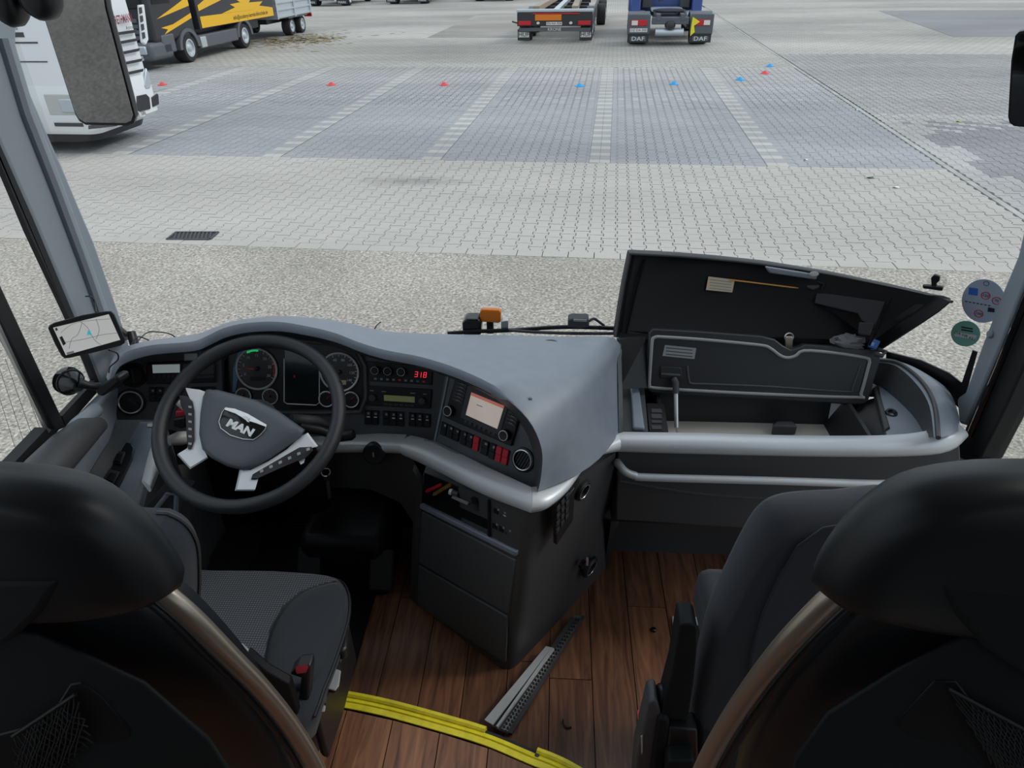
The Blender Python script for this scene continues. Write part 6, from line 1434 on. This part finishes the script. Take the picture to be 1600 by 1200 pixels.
shell_seat('dark coach seat at the left, its grab bar ending beside the driver seat', -.742, 1, 1.215, .555,
           [(150, 925, .60), (215, 940, .60), (300, 1008, .605), (385, 1102, .625), (445, 1195, .645), (480, 1290, .67)],
           [(225, 905, .615), (262, 932, .61), (300, 965, .61), (352, 1018, .615), (410, 1078, .63), (455, 1135, .645), (492, 1197, .655), (520, 1270, .67)],
           ([(-70, 893), (108, 893), (72, 950), (30, 988), (-30, 1010), (-90, 1010)], .545, [(-120, 960), (65, 985), (230, 1062), (330, 1150), (400, 1260), (-120, 1260)]),
           [(20, 1150), (118, 1085), (150, 1158), (20, 1260)], [(112, 1066), (130, 1063), (160, 1085), (205, 1137), (203, 1150), (185, 1158), (140, 1158), (60, 1215), (-40, 1240), (-40, 1155), (75, 1125)])
shell_seat('dark coach seat at the right, its grab bar ending beside the armrest', .580, -1, 1.258, .555,
           [(1450, 915, .60), (1385, 925, .60), (1300, 1005, .605), (1215, 1105, .625), (1170, 1200, .645), (1150, 1290, .67)],
           [(1350, 880, .615), (1325, 912, .61), (1285, 948, .61), (1230, 1005, .615), (1180, 1068, .63), (1135, 1135, .645), (1100, 1200, .655), (1075, 1270, .67)],
           ([(1446, 878), (1690, 880), (1690, 1090), (1600, 1046), (1530, 1000), (1475, 940), (1450, 905)], .545, [(1720, 990), (1500, 990), (1400, 1040), (1290, 1110), (1240, 1180), (1230, 1260), (1720, 1260)]),
           [(1480, 1075), (1620, 1150), (1640, 1260), (1560, 1215)], [(1458, 1060), (1492, 1060), (1530, 1110), (1555, 1136), (1640, 1136), (1640, 1250), (1560, 1220), (1500, 1158), (1450, 1154), (1415, 1143), (1400, 1130), (1405, 1118)])

# driver seat
dsq = thing('driver_seat', 'dark woven driver seat with levers and red belt buckle, behind the wheel', 'seat', (-.7, .95, 0))
zc = .47
oc = nring([atZ(x, y, zc) for x, y in [(262, 893), (330, 889), (430, 890), (515, 897), (540, 912), (545, 950), (532, 1000), (505, 1070), (470, 1130), (330, 1150), (240, 1000)]], 3)
c = sum(oc, V())/len(oc)
build('cushion', MB().loft([[V((c.x+(p.x-c.x)*s, c.y+(p.y-c.y)*s, z)) for p in oc] for z, s in ((.33, .80), (.37, .88), (.41, .95), (.435, .99), (.455, .985), (.472, .95), (.478, .80), (.478, .02))]), M_seatcloth, dsq, smooth=60)
def zsurf(l, z, h): return MB().prism([atZ(x, y, z) for x, y in l], V((0, 0, h)))
build('woven_insert', zsurf([(280, 896), (330, 893), (430, 894), (510, 901), (528, 908), (505, 913), (470, 925), (440, 950), (422, 985), (413, 1030), (412, 1070), (330, 1060), (270, 960)], .476, .004), M_seatfab, dsq, bevel=.002)
ob = nring([atZ(x, y, .478) for x, y in [(532, 912), (540, 930), (536, 965), (515, 1020), (480, 1075), (420, 1085), (416, 1030), (427, 985), (445, 953), (475, 927), (510, 914)]], 3); cb = sum(ob, V())/len(ob)
build('bolster', MB().loft([[V((cb.x+(p.x-cb.x)*s, cb.y+(p.y-cb.y)*s, z)) for p in ob] for z, s in ((.46, 1.0), (.482, .98), (.49, .88), (.493, .5), (.494, .02))]), M_seatcloth, dsq, smooth=60)
build('piping', MB().tube([V((p.x, p.y, .456)) for p in oc[8:24]], .0035, seg=6), M_black, dsq)
ob = nring([atY(x, y, .76) for x, y in [(230, 822), (252, 825), (275, 838), (291, 860), (298, 890), (298, 960), (285, 1060), (-40, 1060), (-80, 880), (-40, 830), (90, 818)]], 3); cb = sum(ob, V())/len(ob)
build('backrest', MB().loft([[V((cb.x+(p.x-cb.x)*s, p.y+d, cb.z+(p.z-cb.z)*s)) for p in ob] for d, s in ((-.05, .9), (-.04, .97), (0, 1.0), (.03, .985), (.05, .93), (.055, .7))]), M_seatcloth, dsq, smooth=60)
build('backrest_piping', MB().tube([p+V((0, .03, 0)) for p in ob[0:18]], .0035, seg=6), M_grill, dsq)
build('seat_base', MB().box((-.73, .93, .17), (.42, .38, .30)), M_black, dsq, bevel=.02)
build('side_cover', MB().prism([atZ(x, y, .40) for x, y in [(545, 960), (520, 1050), (495, 1120), (480, 1110), (505, 1040), (530, 960)]], V((0, 0, -.16))), M_black, dsq, bevel=.01)
for i, (q, m, w_) in enumerate((([(536, 994), (548, 996), (546, 1025), (538, 1033), (524, 1030)], M_black, .03), ([(520, 1038), (536, 1044), (532, 1075), (524, 1086), (508, 1082)], M_inkg, .025), ([(500, 1100), (511, 1102), (509, 1115), (497, 1116)], M_inkg, .02))):
    lv = build('lever', MB().prism([atZ(x, y, .42-.02*i) for x, y in q], V((0, 0, w_))), M_black, dsq, bevel=.006)
    if i: build('lever_pad', MB().prism([lerp(atZ(x, y, .42-.02*i+w_), atZ(sum(a for a, b in q)/len(q), sum(b for a, b in q)/len(q), .42-.02*i+w_), .25) for x, y in q], V((0, 0, .004))), m, lv, bevel=.002, label='grey lever pad')
bk = build('belt_buckle', MB().prism([atY(x, y, .80) for x, y in [(452, 1054), (464, 1043), (484, 1041), (485, 1050), (480, 1120), (460, 1140), (470, 1060)]], V((0, .03, 0))), M_black, dsq, bevel=.004)
build('release_button', MB().prism([atY(x, y, .797) for x, y in [(465, 1046), (482, 1043), (478, 1051), (464, 1053)]], V((0, -.002, .012))), mat('buckle_red', (.75, .05, .08), .4), bk, label='red release button')
build('belt_tongue', MB().prism([atZ(x, y, .50) for x, y in [(371, 1009), (380, 1007), (416, 1042), (413, 1056)]], V((0, 0, .006))), M_inkg, dsq, bevel=.002)
build('belt_bracket', MB().prism([atY(x, y, .77) for x, y in [(384, 1022), (416, 1050), (452, 1070), (466, 1120), (440, 1120)]], V((0, .02, 0))), M_liddark, dsq, bevel=.004)

# guide seat
gsq = thing('guide_seat', 'dark cloth guide seat with raised armrest at the right', 'seat', (.55, .85, 0))
ob = nring([atY(x, y, .84) for x, y in [(1440, 784), (1330, 788), (1255, 792), (1215, 802), (1188, 824), (1163, 865), (1138, 915), (1114, 967), (1098, 1015), (1088, 1065), (1081, 1120), (1082, 1200), (1120, 1290), (1330, 1310), (1500, 1290), (1560, 1100), (1540, 850)]], 3); cb = sum(ob, V())/len(ob)
build('backrest', MB().loft([[V((cb.x+(p.x-cb.x)*s, p.y+d, cb.z+(p.z-cb.z)*s)) for p in ob] for d, s in ((-.035, .90), (-.03, .93), (-.012, .985), (.01, 1.0), (.04, .985), (.065, .93), (.075, .7))]), M_guidefab, gsq, smooth=60)
build('back_panel', MB().prism([atY(x, y, .802) for x, y in [(1420, 812), (1330, 814), (1285, 822), (1245, 850), (1215, 900), (1190, 955), (1172, 1020), (1165, 1100), (1170, 1230), (1420, 1230)]], V((0, -.006, 0))), M_seatcloth, gsq, bevel=.004)
build('cushion', MB().box((.56, 1.02, .42), (.44, .34, .12)), M_guidefab, gsq, bevel=.03)
build('seat_base', MB().box((.56, .98, .18), (.36, .28, .36)), M_black, gsq, bevel=.02)
arm = build('armrest', MB().prism([atY(x, y, .80) for x, y in [(1062, 978), (1067, 975), (1085, 976), (1090, 982), (1089, 1020), (1084, 1070), (1076, 1118), (1071, 1126), (1040, 1124), (1033, 1118), (1036, 1104), (1050, 1052)]], V((0, .05, 0))), M_seatpl, gsq, bevel=.009, seg=3)
build('armrest_knob', MB().lathe(atY(1037, 1085, .83), (-1, -.2, .3), [(.020, -.01), (.020, .008), (.016, .014), (.0005, .016)], 20), M_black, gsq)
brk = build('armrest_bracket', MB().prism([atY(x, y, .80) for x, y in [(1013, 1100), (1018, 1096), (1027, 1096), (1035, 1122), (1035, 1200), (1020, 1290), (985, 1290), (994, 1180)]], V((0, .05, 0))), M_dashlo, gsq, bevel=.007, seg=3)
build('bracket_post', MB().prism([atY(x, y, .79) for x, y in [(1028, 1126), (1033, 1122), (1044, 1124), (1047, 1132), (1040, 1200), (1032, 1290), (1008, 1290), (1018, 1190)]], V((0, .05, 0))), M_seatpl, gsq, bevel=.007, seg=3)
build('slot', MB().prism([atY(x, y, .797) for x, y in [(1001, 1150), (1004, 1148), (1004, 1174), (1002, 1178)]], V((0, -.002, 0))), M_chrome, brk)
build('recliner_pin', MB().cyl(atY(1066, 1130, .81), atY(1072, 1104, .81), .007, seg=10), M_seatpl, gsq)
build('lower_bracket', MB().prism([atY(x, y, .79) for x, y in [(1045, 1138), (1090, 1142), (1095, 1300), (1030, 1300)]], V((0, .04, 0))), M_black, gsq, bevel=.005)
build('foot_cover', MB().prism([atY(x, y, .76) for x, y in [(1042, 1195), (1046, 1190), (1085, 1190), (1085, 1300), (1035, 1300)]], V((0, .05, 0))), M_seatpl, gsq, bevel=.005)
build('tan_spacer', MB().prism([atY(x, y, .815) for x, y in [(1046, 1124), (1057, 1124), (1057, 1136), (1047, 1136)]], V((0, .01, 0))), mat('tan_plastic', (.5, .33, .24), .5), gsq)
bu2 = build('belt_buckle', MB().prism([atY(x, y, .84) for x, y in [(996, 1126), (1001, 1125), (1004, 1150), (1000, 1170), (995, 1160)]], V((0, .02, 0))), M_black, gsq); build('release_button', MB().prism([atY(x, y, .838) for x, y in [(997, 1124), (1002, 1123), (1003, 1128), (997, 1129)]], V((0, .02, 0))), M_red, bu2, label='orange-red button tip')
